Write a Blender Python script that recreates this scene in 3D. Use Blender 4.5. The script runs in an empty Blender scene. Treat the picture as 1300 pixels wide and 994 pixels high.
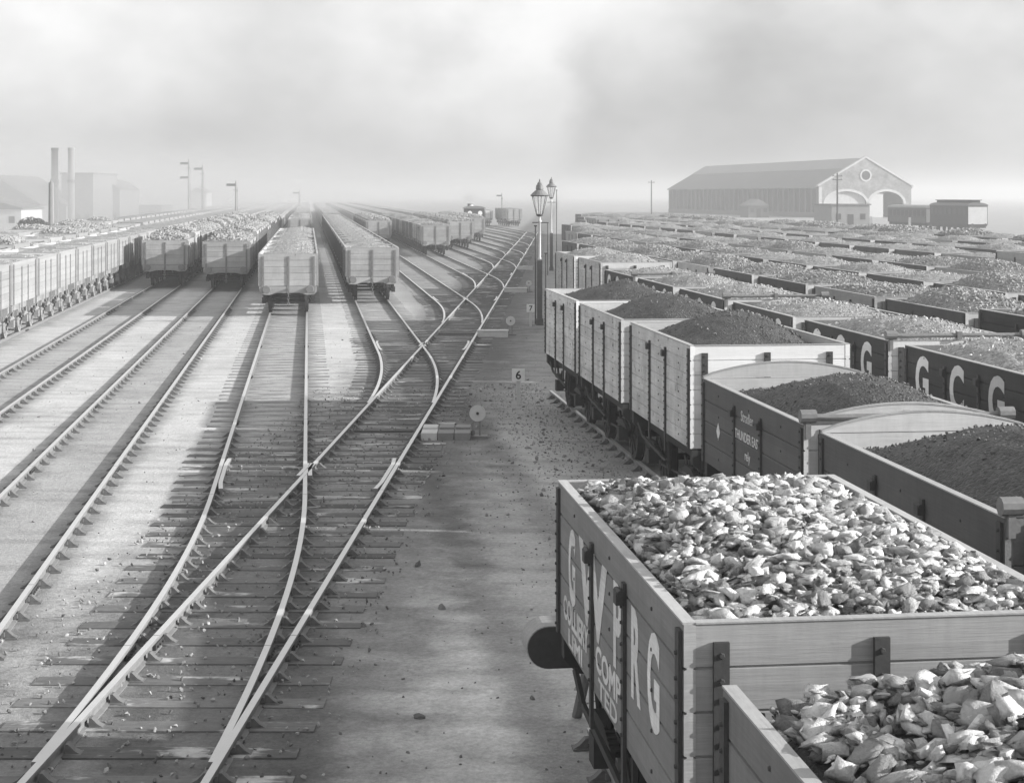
import bpy, math, random
import numpy as np
from mathutils import Vector, Matrix
R = math.radians
S = bpy.context.scene
col = S.collection
rnd = random.Random(7)
TH = -0.1210          # dX/dY of the sidings
TL = 0.0287           # dX/dY of the ladder track
GZ = -0.13            # ground level (rail top = 0)
ROT = -math.atan(TH)
TSET = math.atan(-TL)

# ------------------------------------------------------------------ mesh helpers
class MB:
    def __init__(s): s.v=[]; s.f=[]; s.m=[]
    def add(s, v, f, m=0):
        n=len(s.v); s.v += [tuple(p) for p in v]; s.f += [tuple(i+n for i in q) for q in f]; s.m += [m]*len(f)
    def box(s, x0,x1,y0,y1,z0,z1, m=0):
        s.add([(x0,y0,z0),(x1,y0,z0),(x1,y1,z0),(x0,y1,z0),(x0,y0,z1),(x1,y0,z1),(x1,y1,z1),(x0,y1,z1)],
              [(0,3,2,1),(4,5,6,7),(0,1,5,4),(1,2,6,5),(2,3,7,6),(3,0,4,7)], m)
    def obox(s, c, sx, sy, sz, mat3, m=0):
        v=[]
        for dx,dy,dz in ((-1,-1,-1),(1,-1,-1),(1,1,-1),(-1,1,-1),(-1,-1,1),(1,-1,1),(1,1,1),(-1,1,1)):
            v.append(Vector(c)+mat3@Vector((dx*sx/2,dy*sy/2,dz*sz/2)))
        s.add(v,[(0,3,2,1),(4,5,6,7),(0,1,5,4),(1,2,6,5),(2,3,7,6),(3,0,4,7)], m)
    def prism(s, poly, axis, a0, a1, m=0):
        """poly: 2-D outline, extruded along axis ('x','y','z')"""
        def P(p,a):
            return (a,p[0],p[1]) if axis=='x' else ((p[0],a,p[1]) if axis=='y' else (p[0],p[1],a))
        n=len(poly)
        v=[P(p,a0) for p in poly]+[P(p,a1) for p in poly]
        f=[tuple(range(n-1,-1,-1)), tuple(range(n,2*n))]+[(i,(i+1)%n,n+(i+1)%n,n+i) for i in range(n)]
        s.add(v,f,m)
    def cyl(s, a, b, r0, r1=None, n=10, m=0):
        r1=r0 if r1 is None else r1
        a=Vector(a); b=Vector(b); d=(b-a).normalized()
        u=d.orthogonal().normalized(); w=d.cross(u)
        v=[a+(u*math.cos(t)+w*math.sin(t))*r0 for t in [2*math.pi*i/n for i in range(n)]]
        v+=[b+(u*math.cos(t)+w*math.sin(t))*r1 for t in [2*math.pi*i/n for i in range(n)]]
        f=[tuple(range(n-1,-1,-1)), tuple(range(n,2*n))]+[(i,(i+1)%n,n+(i+1)%n,n+i) for i in range(n)]
        s.add(v,f,m)
    def tube(s, pts, r, n=6, m=0):
        for a,b in zip(pts[:-1],pts[1:]): s.cyl(a,b,r,r,n,m)
    def lathe(s, prof, c=(0,0,0), n=16, m=0):
        v=[]; f=[]
        for r,z in prof:
            for i in range(n):
                t=2*math.pi*i/n; v.append((c[0]+r*math.cos(t),c[1]+r*math.sin(t),c[2]+z))
        for k in range(len(prof)-1):
            for i in range(n):
                j=(i+1)%n; f.append((k*n+i,k*n+j,(k+1)*n+j,(k+1)*n+i))
        f.append(tuple(range(n-1,-1,-1))); k=len(prof)-1; f.append(tuple(k*n+i for i in range(n)))
        s.add(v,f,m)
    def merge(s, o, remap=None):
        n=len(s.v); s.v += o.v; s.f += [tuple(i+n for i in q) for q in o.f]
        s.m += [(remap[k] if remap else k) for k in o.m]
    def mesh(s, name, mats, smooth=False):
        me=bpy.data.meshes.new(name); me.from_pydata(s.v,[],s.f)
        for k in mats: me.materials.append(k)
        if len(mats)>1: me.polygons.foreach_set('material_index', s.m)
        if smooth: me.polygons.foreach_set('use_smooth',[True]*len(me.polygons))
        me.update(); return me
def link(name, me, parent=None):
    o=bpy.data.objects.new(name, me); col.objects.link(o)
    if parent is not None: o.parent=parent
    return o
def empty(name, loc=(0,0,0), rz=0):
    o=bpy.data.objects.new(name,None); o.empty_display_size=.2; col.objects.link(o); o.location=loc; o.rotation_euler=(0,0,rz); return o
def tag(o,label=None,cat=None,group=None,kind=None):
    if label: o['label']=label
    if cat: o['category']=cat
    if group: o['group']=group
    if kind: o['kind']=kind
    return o
def build(mb,name,mats,parent=None,smooth=False):
    if not isinstance(mats,(list,tuple)): mats=[mats]
    return link(name, mb.mesh(name,mats,smooth), parent)

# ------------------------------------------------------------------ materials
class N:
    def __init__(s,name):
        s.mat=bpy.data.materials.new(name); s.mat.use_nodes=True; s.t=s.mat.node_tree; s.t.nodes.clear()
        s.out=s.t.nodes.new('ShaderNodeOutputMaterial'); s.b=s.t.nodes.new('ShaderNodeBsdfPrincipled')
        s.t.links.new(s.b.outputs[0], s.out.inputs[0])
    def n(s,typ,**kw):
        x=s.t.nodes.new(typ)
        for k,v in kw.items():
            if k.startswith('i_'):
                key=k[2:]; x.inputs[int(key) if key.isdigit() else key].default_value=v
            else: setattr(x,k,v)
        return x
    def l(s,a,b): s.t.links.new(a,b)
    def math(s,op,a,b=None,c=None):
        x=s.n('ShaderNodeMath',operation=op)
        for i,q in enumerate((a,b,c)):
            if q is None: continue
            if isinstance(q,(int,float)): x.inputs[i].default_value=q
            else: s.l(q,x.inputs[i])
        return x.outputs[0]
    def noise(s,vec,scale,detail=4,rough=.6,dim='3D'):
        x=s.n('ShaderNodeTexNoise'); x.inputs['Scale'].default_value=scale; x.inputs['Detail'].default_value=detail; x.inputs['Roughness'].default_value=rough
        if vec is not None: s.l(vec,x.inputs['Vector'])
        return x.outputs['Fac']
    def mapv(s,vec,sc,loc=(0,0,0)):
        x=s.n('ShaderNodeMapping'); s.l(vec,x.inputs['Vector']); x.inputs['Scale'].default_value=sc; x.inputs['Location'].default_value=loc; return x.outputs[0]
    def ramp(s,v,a,b,lo=0,hi=1):
        x=s.n('ShaderNodeMapRange',interpolation_type='SMOOTHSTEP'); s.l(v,x.inputs[0])
        for i,q in enumerate((a,b,lo,hi)): x.inputs[i+1].default_value=q
        return x.outputs[0]
    def grey(s,v,lo=.005,hi=.85):
        v=s.math('MAXIMUM',v,lo); v=s.math('MINIMUM',v,hi)
        c=s.n('ShaderNodeCombineColor'); [s.l(v,c.inputs[i]) for i in range(3)]; s.l(c.outputs[0],s.b.inputs['Base Color'])
    def bump(s,v,strength,dist=.01):
        x=s.n('ShaderNodeBump'); x.inputs['Strength'].default_value=strength; x.inputs['Distance'].default_value=dist
        s.l(v,x.inputs['Height']); s.l(x.outputs[0],s.b.inputs['Normal'])
    def rough(s,r,spec=.3): s.b.inputs['Roughness'].default_value=r; s.b.inputs['Specular IOR Level'].default_value=spec

def m_wood(name,g,grain='y',var=.3,plank=.205,wear=.0,weartone=.5,rough=.75,offset=0.0):
    a=N(name); tc=a.n('ShaderNodeTexCoord').outputs['Object']; oi=a.n('ShaderNodeObjectInfo')
    rv=a.n('ShaderNodeVectorMath',operation='ADD'); a.l(tc,rv.inputs[0])
    cv=a.n('ShaderNodeCombineXYZ'); a.l(a.math('MULTIPLY',oi.outputs['Random'],37.0),cv.inputs[0]); a.l(a.math('MULTIPLY',oi.outputs['Random'],91.0),cv.inputs[1])
    a.l(cv.outputs[0],rv.inputs[1]); vec=rv.outputs[0]
    sc={'y':(14,1.2,26),'x':(1.2,14,26),'z':(14,14,1.2)}[grain]
    g1=a.noise(a.mapv(vec,sc),2.2,6,.65)
    g2=a.noise(vec,1.7,5,.6)
    g3=a.noise(a.mapv(vec,(9,9,1.5)),2.0,4,.6)      # vertical streaks
    sep=a.n('ShaderNodeSeparateXYZ'); a.l(tc,sep.inputs[0])
    pz=a.math('FLOOR',a.math('DIVIDE',a.math('SUBTRACT',sep.outputs[2],offset),plank))
    wn=a.n('ShaderNodeTexWhiteNoise',noise_dimensions='2D'); cc=a.n('ShaderNodeCombineXYZ'); a.l(pz,cc.inputs[0]); a.l(oi.outputs['Random'],cc.inputs[1]); a.l(cc.outputs[0],wn.inputs['Vector'])
    v=a.math('MULTIPLY_ADD',g1,var*1.4,1-var*.7)
    v=a.math('MULTIPLY',v,a.math('MULTIPLY_ADD',g2,var*1.6,1-var*.8))
    v=a.math('MULTIPLY',v,a.math('MULTIPLY_ADD',g3,var*.9,1-var*.45))
    v=a.math('MULTIPLY',v,a.math('MULTIPLY_ADD',wn.outputs['Value'],.2,.9))
    v=a.math('MULTIPLY',v,a.math('MULTIPLY_ADD',oi.outputs['Random'],.24,.88))
    v=a.math('MULTIPLY',v,g)
    if wear>0:
        w=a.ramp(a.noise(a.mapv(vec,(1.6,1.6,1.1)),3.1,8,.74),.66-wear*.2,.76-wear*.1)
        mx=a.n('ShaderNodeMix'); a.l(w,mx.inputs[0]); a.l(v,mx.inputs[2]); mx.inputs[3].default_value=weartone; v=mx.outputs[0]
    a.grey(v); a.bump(g1,.5,.006); a.rough(rough,.25)
    return a.mat
def m_plain(name,g,var=.25,scale=9,rough=.7,metal=0,bump=.3,dist=.004,obj=True,spec=.3,detail=5):
    a=N(name); tc=a.n('ShaderNodeTexCoord').outputs['Object'] if obj else a.n('ShaderNodeNewGeometry').outputs['Position']
    n1=a.noise(tc,scale,detail,.65); n2=a.noise(tc,scale*.17,3,.5)
    v=a.math('MULTIPLY',a.math('MULTIPLY_ADD',n1,var*2,1-var),a.math('MULTIPLY_ADD',n2,var*1.2,1-var*.6)); v=a.math('MULTIPLY',v,g)
    a.grey(v); a.rough(rough,spec); a.b.inputs['Metallic'].default_value=metal
    if bump: a.bump(n1,bump,dist)
    return a.mat
def m_rock(name,g,var=.6,rough=.55,scale=11,bump=.6,spec=.4):
    a=N(name); geo=a.n('ShaderNodeNewGeometry'); rp=geo.outputs['Random Per Island']; p=a.n('ShaderNodeTexCoord').outputs['Object']
    n1=a.noise(p,scale,6,.7); n2=a.noise(p,.9,3,.5)
    v=a.math('MULTIPLY_ADD',a.math('POWER',rp,1.3),var*1.2,1-var*.6); v=a.math('MULTIPLY',v,a.math('MULTIPLY_ADD',n1,.9,.55))
    v=a.math('MULTIPLY',v,a.math('MULTIPLY_ADD',n2,.4,.8)); v=a.math('MULTIPLY',v,g)
    a.grey(v); a.rough(rough,spec); a.bump(n1,bump,.02); return a.mat
def m_fine(name,g,scale=26,rough=.6,bump=1.0,dist=.03,spec=.35):
    a=N(name); p=a.n('ShaderNodeTexCoord').outputs['Object']
    vo=a.n('ShaderNodeTexVoronoi'); vo.inputs['Scale'].default_value=scale; a.l(p,vo.inputs['Vector'])
    vd=vo.outputs['Distance']; sepc=a.n('ShaderNodeSeparateColor'); a.l(vo.outputs['Color'],sepc.inputs[0])
    n2=a.noise(p,1.1,5,.6); n3=a.noise(p,scale*.5,6,.7)
    v=a.math('MULTIPLY_ADD',a.math('POWER',sepc.outputs[0],2.0),1.0,.62)
    v=a.math('MULTIPLY',v,a.math('MULTIPLY_ADD',n2,.9,.55)); v=a.math('MULTIPLY',v,a.math('MULTIPLY_ADD',n3,.6,.7)); v=a.math('MULTIPLY',v,g)
    a.grey(v); a.rough(rough,spec); h=a.math('ADD',a.math('MULTIPLY',vd,-1.0),n3); a.bump(h,bump,dist); return a.mat

M={}
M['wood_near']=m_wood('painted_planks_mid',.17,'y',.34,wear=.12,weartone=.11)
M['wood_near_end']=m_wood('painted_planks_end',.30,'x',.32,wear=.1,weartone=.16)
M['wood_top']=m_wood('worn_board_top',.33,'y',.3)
M['wood_in']=m_wood('inner_planks',.16,'y',.45,wear=.1,weartone=.3)
M['wood_in_pale']=m_wood('inner_planks_pale',.48,'x',.3,wear=.0)
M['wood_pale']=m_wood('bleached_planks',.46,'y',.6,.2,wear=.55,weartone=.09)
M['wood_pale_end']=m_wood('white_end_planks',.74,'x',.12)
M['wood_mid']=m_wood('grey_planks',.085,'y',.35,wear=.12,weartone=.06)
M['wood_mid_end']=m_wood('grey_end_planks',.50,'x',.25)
M['wood_dark']=m_wood('black_planks',.040,'y',.5)
M['wood_face']=m_wood('weathered_face_planks',.30,'x',.4,wear=.15,weartone=.15)
M['wood_side']=m_wood('weathered_side_planks',.30,'y',.45,wear=.1,weartone=.12)
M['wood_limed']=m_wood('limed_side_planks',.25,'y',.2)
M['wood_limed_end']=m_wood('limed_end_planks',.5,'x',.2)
M['iron']=m_plain('iron_strap',.045,.4,22,.6,0,.5)
M['iron_grey']=m_plain('iron_painted',.16,.4,18,.6)
M['under']=m_plain('soot_underframe',.035,.4,8,.8)
M['under_pale']=m_plain('dusty_underframe',.22,.45,6,.8)
M['letter']=m_wood('white_lettering',.55,'y',.45,wear=.12,weartone=.22)
M['letter_clean']=m_wood('cream_lettering',.6,'y',.2)
M['lumps_near']=m_rock('pale_coal_lumps',.47,1.1,.6,26,1.4,.3)
M['lumps']=m_rock('coal_lumps',.26,.4,.7,12,.6,.2)
M['fine_dark']=m_fine('small_dark_coal',.055,30)
M['fine_glint']=m_fine('small_coal_glint',.28,24)  # pale base colour carries the sun glint on the farther coal
M['bed_pale']=m_fine('coal_bed_pale',.17,20)
M['wood_dark2']=m_wood('dark_grey_planks',.085,'y',.4)
M['bed']=m_fine('coal_bed',.05,20)
M['chips_dark']=m_rock('coal_chips',.09,.8,.5,14,.5)
M['chips_glint']=m_rock('coal_chips_glint',.30,.6,.6,14,.5)  # loose chips in the same painted glint tone
M['rail_top']=m_plain('polished_rail',.50,.12,3,.30,.25,.05,spec=.5)
M['rail_web']=m_plain('rail_web',.17,.35,9,.7,0,.3)
M['chair']=m_plain('rail_chair_iron',.12,.5,14,.7)
M['white']=m_plain('white_paint',.75,.12,6,.6)
M['black']=m_plain('black_paint',.015,.3,8,.5)
M['post']=m_plain('grey_post',.20,.3,6,.7)
M['postpale']=m_plain('pale_post',.5,.2,6,.7)

# sleepers: dark tarred timber with pale dusty patches
a=N('sleeper_timber'); p=a.n('ShaderNodeNewGeometry').outputs['Position']
g1=a.noise(a.mapv(p,(1.5,16,10)),1.6,6,.7); n2=a.noise(a.mapv(p,(1,2.2,1)),1.15,5,.62); n3=a.noise(p,9,5,.7)
v=a.math('MULTIPLY',a.math('MULTIPLY_ADD',g1,.11,.055),a.math('MULTIPLY_ADD',n3,.8,.6))
oi=a.n('ShaderNodeObjectInfo'); v=a.math('MULTIPLY',v,a.math('MULTIPLY_ADD',oi.outputs['Random'],.8,.6)); v=a.math('ADD',v,a.math('MULTIPLY',a.ramp(n2,.54,.64),a.math('MULTIPLY_ADD',n3,.4,.08)))
a.grey(v); a.rough(.85,.2); a.bump(g1,.6,.01); M['sleeper']=a.mat
a=N('sleeper_ash_covered'); p=a.n('ShaderNodeNewGeometry').outputs['Position']
g1=a.noise(a.mapv(p,(1.5,16,10)),1.6,6,.7); n3=a.noise(p,9,5,.7)
v=a.math('MULTIPLY',a.math('MULTIPLY_ADD',g1,.10,.16),a.math('MULTIPLY_ADD',n3,.6,.7)); a.grey(v); a.rough(.9,.1); a.bump(n3,.5,.01); M['sleeper_ash']=a.mat

a=N('sleeper_half_buried'); p=a.n('ShaderNodeNewGeometry').outputs['Position']
g1=a.noise(a.mapv(p,(1.5,16,10)),1.6,6,.7); n2=a.noise(a.mapv(p,(1,2.2,1)),1.15,5,.62); n3=a.noise(p,9,5,.7)
v=a.math('MULTIPLY',a.math('MULTIPLY_ADD',g1,.12,.12),a.math('MULTIPLY_ADD',n3,.8,.6))
v=a.math('ADD',v,a.math('MULTIPLY',a.ramp(n2,.46,.60),.13))
a.grey(v); a.rough(.85,.2); a.bump(g1,.6,.01); M['sleeper_mid']=a.mat
# ground: ash and cinders; darker where oil has dripped round the ladder track
a=N('ash_ground'); p=a.n('ShaderNodeNewGeometry').outputs['Position']; sp=a.n('ShaderNodeSeparateXYZ'); a.l(p,sp.inputs[0])
big=a.noise(p,.22,5,.6); mid=a.noise(p,1.6,6,.65); fin=a.noise(p,16,6,.75); vf=a.noise(p,60,3,.8)
lad=a.math('ABSOLUTE',a.math('ADD',a.math('SUBTRACT',sp.outputs[0],a.math('MULTIPLY',sp.outputs[1],TL)),3.5))
lad=a.math('ADD',lad,a.math('MULTIPLY_ADD',mid,1.6,-.8))
dk=a.ramp(lad,1.3,3.1,.40,1.0)
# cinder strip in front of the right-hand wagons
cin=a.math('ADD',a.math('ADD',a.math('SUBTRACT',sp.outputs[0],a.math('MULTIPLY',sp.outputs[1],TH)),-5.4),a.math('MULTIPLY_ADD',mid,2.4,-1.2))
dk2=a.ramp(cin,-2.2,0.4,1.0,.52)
left=a.math('ADD',sp.outputs[0],a.math('MULTIPLY_ADD',mid,2.0,-1.0))
pale=a.ramp(a.math('SUBTRACT',left,a.math('MULTIPLY',sp.outputs[1],TL)),-5.6,-4.2,.42,.52)
v=a.math('MULTIPLY',pale,a.math('MULTIPLY_ADD',big,.55,.72)); v=a.math('MULTIPLY',v,a.math('MULTIPLY_ADD',mid,.5,.75)); v=a.math('MULTIPLY',v,a.math('MULTIPLY_ADD',fin,1.3,.35))
v=a.math('MULTIPLY',v,a.math('MULTIPLY_ADD',vf,.5,.75))
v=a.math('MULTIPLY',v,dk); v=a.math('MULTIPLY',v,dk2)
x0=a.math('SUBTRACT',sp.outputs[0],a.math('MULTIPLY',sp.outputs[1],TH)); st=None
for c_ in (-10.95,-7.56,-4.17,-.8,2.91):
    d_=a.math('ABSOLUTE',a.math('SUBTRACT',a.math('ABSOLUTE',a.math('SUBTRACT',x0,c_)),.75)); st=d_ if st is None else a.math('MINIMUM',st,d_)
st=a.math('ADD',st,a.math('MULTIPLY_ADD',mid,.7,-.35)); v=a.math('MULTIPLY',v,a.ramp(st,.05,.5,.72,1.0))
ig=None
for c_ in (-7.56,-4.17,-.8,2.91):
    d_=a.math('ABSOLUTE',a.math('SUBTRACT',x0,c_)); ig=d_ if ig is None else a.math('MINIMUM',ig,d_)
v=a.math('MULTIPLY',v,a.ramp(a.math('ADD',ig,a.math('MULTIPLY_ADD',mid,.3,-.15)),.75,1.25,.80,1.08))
blot=a.ramp(a.noise(p,.7,7,.7),.50,.66); v=a.math('MULTIPLY',v,a.math('MULTIPLY_ADD',blot,-.16,1.0))
slp=a.noise(a.mapv(p,(.35,1.2,1)),1.3,4,.6); strp=a.ramp(a.math('SINE',a.math('MULTIPLY',a.math('ADD',sp.outputs[1],a.math('MULTIPLY',sp.outputs[0],.12)),7.66)),-.2,.8); v=a.math('MULTIPLY',v,a.math('SUBTRACT',1.0,a.math('MULTIPLY',a.math('MULTIPLY',strp,a.ramp(slp,.45,.6)),.16)))
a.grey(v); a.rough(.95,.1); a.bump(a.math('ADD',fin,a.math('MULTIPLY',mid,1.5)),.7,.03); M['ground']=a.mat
M['pebble']=m_rock('cinder_stones',.22,1.0,.8,12,.4)

# ------------------------------------------------------------------ rocks and loads
rng=np.random.default_rng(3)
import bmesh
def hull(seed,n=13,sub=False):
    r=np.random.default_rng(seed); bm=bmesh.new()
    pts=r.normal(size=(n,3)); pts/=np.linalg.norm(pts,axis=1)[:,None]; pts*=r.uniform(.75,1.1,(n,1))
    for q in pts: bm.verts.new(q)
    res=bmesh.ops.convex_hull(bm,input=bm.verts)
    bmesh.ops.delete(bm,geom=[e for e in bm.verts if not e.link_faces],context='VERTS')
    bm.verts.index_update()
    if sub: bmesh.ops.subdivide_edges(bm,edges=bm.edges[:],cuts=1,use_grid_fill=True,fractal=1.9,seed=seed,along_normal=.45); bmesh.ops.triangulate(bm,faces=bm.faces[:]); bm.verts.index_update()
    V=np.array([q.co[:] for q in bm.verts]); F=[tuple(x.index for x in f.verts) for f in bm.faces]; bm.free(); return V,F
HULLS=[hull(i,14+(i%4)*4) for i in range(16)]
HD=[hull(40+i,10+(i%4)*3,True) for i in range(12)]
def rotm(r):
    q=r.normal(size=4); q/=np.linalg.norm(q); w,x,y,z=q
    return np.array([[1-2*(y*y+z*z),2*(x*y-z*w),2*(x*z+y*w)],[2*(x*y+z*w),1-2*(x*x+z*z),2*(y*z-x*w)],[2*(x*z-y*w),2*(y*z+x*w),1-2*(x*x+y*y)]])
def add_rocks(mb,r,pts,sizes,m,det=0,flatz=1.0):
    V=[];F=[];n=len(mb.v)
    for p,s in zip(pts,sizes):
        hv,hf=HD[r.integers(len(HD))] if (det and s>det) else HULLS[r.integers(len(HULLS))]
        sc=s*np.array([1.25,r.uniform(.7,1.05),r.uniform(.5,.85)])
        q=(hv*sc)@rotm(r).T*.5*np.array([1,1,flatz])+np.array(p)
        V+= [tuple(t) for t in q.tolist()]; F+=[tuple(i+n for i in f) for f in hf]; n+=len(hv)
    mb.v+=V; mb.f+=F; mb.m+=[m]*len(F)
def vnoise(r,nx,ny,amp,cells):
    g=r.normal(size=(cells+3,cells+3)); X,Y=np.meshgrid(np.linspace(0,cells,nx),np.linspace(0,cells,ny),indexing='ij')
    xi=X.astype(int); yi=Y.astype(int); fx=X-xi; fy=Y-yi; fx=fx*fx*(3-2*fx); fy=fy*fy*(3-2*fy)
    return amp*((g[xi,yi]*(1-fx)+g[xi+1,yi]*fx)*(1-fy)+(g[xi,yi+1]*(1-fx)+g[xi+1,yi+1]*fx)*fy)
def load_mesh(name,L,W,rim,kind,seed,peak,edge,mats,nrock=0,size=(.06,.14),nx=26,ny=52,sharp=1.0,layers=1,shift=(0,0),pw=(1.8,2.4)):
    r=np.random.default_rng(seed); L-=.16; W-=.16
    h=np.zeros((nx,ny)); U,Vv=np.meshgrid(np.linspace(-1,1,nx),np.linspace(-1,1,ny),indexing='ij')
    u=np.clip(U-shift[0]*(1-U*U),-1,1); w=np.clip(Vv-shift[1]*(1-Vv*Vv),-1,1)
    prof=(1-np.abs(u)**pw[0])*(1-np.abs(w)**pw[1])
    h=edge+(peak-edge)*prof**sharp+vnoise(r,nx,ny,.022,5)+vnoise(r,nx,ny,.010,14)+r.normal(size=(nx,ny))*.004
    xs=np.linspace(-W/2,W/2,nx); ys=np.linspace(-L/2,L/2,ny)
    mb=MB(); v=[]
    for i in range(nx):
        for j in range(ny): v.append((xs[i],ys[j],rim+h[i,j]))
    f=[(i*ny+j,(i+1)*ny+j,(i+1)*ny+j+1,i*ny+j+1) for i in range(nx-1) for j in range(ny-1)]
    # skirt so the heap is a closed body
    b=len(v); ring=[i*ny for i in range(nx)]+[(nx-1)*ny+j for j in range(1,ny)]+[i*ny+ny-1 for i in range(nx-2,-1,-1)]+[j for j in range(ny-2,0,-1)]
    zb=rim-1.1
    for k in ring: v.append((v[k][0],v[k][1],zb))
    nr=len(ring)
    f+=[(ring[k],b+k,b+(k+1)%nr,ring[(k+1)%nr]) for k in range(nr)]
    f.append(tuple(b+k for k in range(nr)))
    mb.add(v,f,0)
    def H(x,y):
        i=min(nx-2,max(0,int((x+W/2)/W*(nx-1)))); j=min(ny-2,max(0,int((y+L/2)/L*(ny-1)))); return rim+h[i,j]
    pts=[];sz=[]
    for k in range(nrock):
        s=size[0]+(size[1]-size[0])*r.random()**1.8
        x=r.uniform(-W/2+s*.45,W/2-s*.45); y=r.uniform(-L/2+s*.45,L/2-s*.45)
        pts.append((x,y,H(x,y)+s*.08+ (r.random()**1.5*.09 if layers>1 else 0))); sz.append(s)
    if nrock: add_rocks(mb,r,pts,sz,1,.055 if layers>1 else 0,.62 if layers>1 else 1.0)
    me=mb.mesh(name,mats)
    ng=(nx-1)*(ny-1); sm=[(i<ng or (layers>1 and i>ng+60)) for i in range(len(me.polygons))]; me.polygons.foreach_set('use_smooth',sm)
    return me

# ------------------------------------------------------------------ wagons
def plank_profile(s,xo,xi,z0,z1,n):
    """outline (x,z) of a boarded side with V joints; s=+1/-1 outward"""
    g=.020; d=.016; P=[]; h=(z1-z0)/n
    P.append((s*xo,z0))
    for k in range(1,n):
        z=z0+k*h; P+=[(s*xo,z-g*.5),(s*(xo-d),z-g*.25),(s*(xo-d),z+g*.25),(s*xo,z+g*.5)]
    P+=[(s*xo,z1),(s*xi,z1)]
    for k in range(n-1,0,-1):
        z=z0+k*h; P+=[(s*xi,z+g*.4),(s*(xi+d),z),(s*xi,z-g*.4)]
    P.append((s*xi,z0)); return P
_txt={}
def text_mesh(txt,h,mat,bold=.012,sx=1.0):
    cu=bpy.data.curves.new('lettering','FONT'); cu.body=txt; cu.size=h/.70; cu.extrude=.0015; cu.offset=bold*h; cu.align_x='CENTER'; cu.resolution_u=4
    o=bpy.data.objects.new('tmp',cu); col.objects.link(o)
    dg=bpy.context.evaluated_depsgraph_get(); dg.update()
    me=bpy.data.meshes.new_from_object(o.evaluated_get(dg)); bpy.data.objects.remove(o); bpy.data.curves.remove(cu)
    me.materials.clear(); me.materials.append(mat)
    if sx!=1: me.transform(Matrix.Diagonal((sx,1,1,1)))
    return me
def letter_on_left(txt,h,y,z,x,mat,sx=1.0,bold=.012,slope=0):
    """mesh of lettering on the left (-x) side, reading towards the camera"""
    me=text_mesh(txt,h,mat,bold,sx)
    m=Matrix(((0,0,-1,x),(-1,0,0,y),(0,1,0,z),(0,0,0,1)))
    if slope: m=m@Matrix.Rotation(slope,4,'Z')
    me.transform(m); return me
def bolts(mb,pts,ax,r=.017,d=.016,m=0):
    for p in pts:
        q=list(p)
        q[ax[0]]+=ax[1]*d; mb.cyl(p,q,r,r*.7,6,m)
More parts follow.
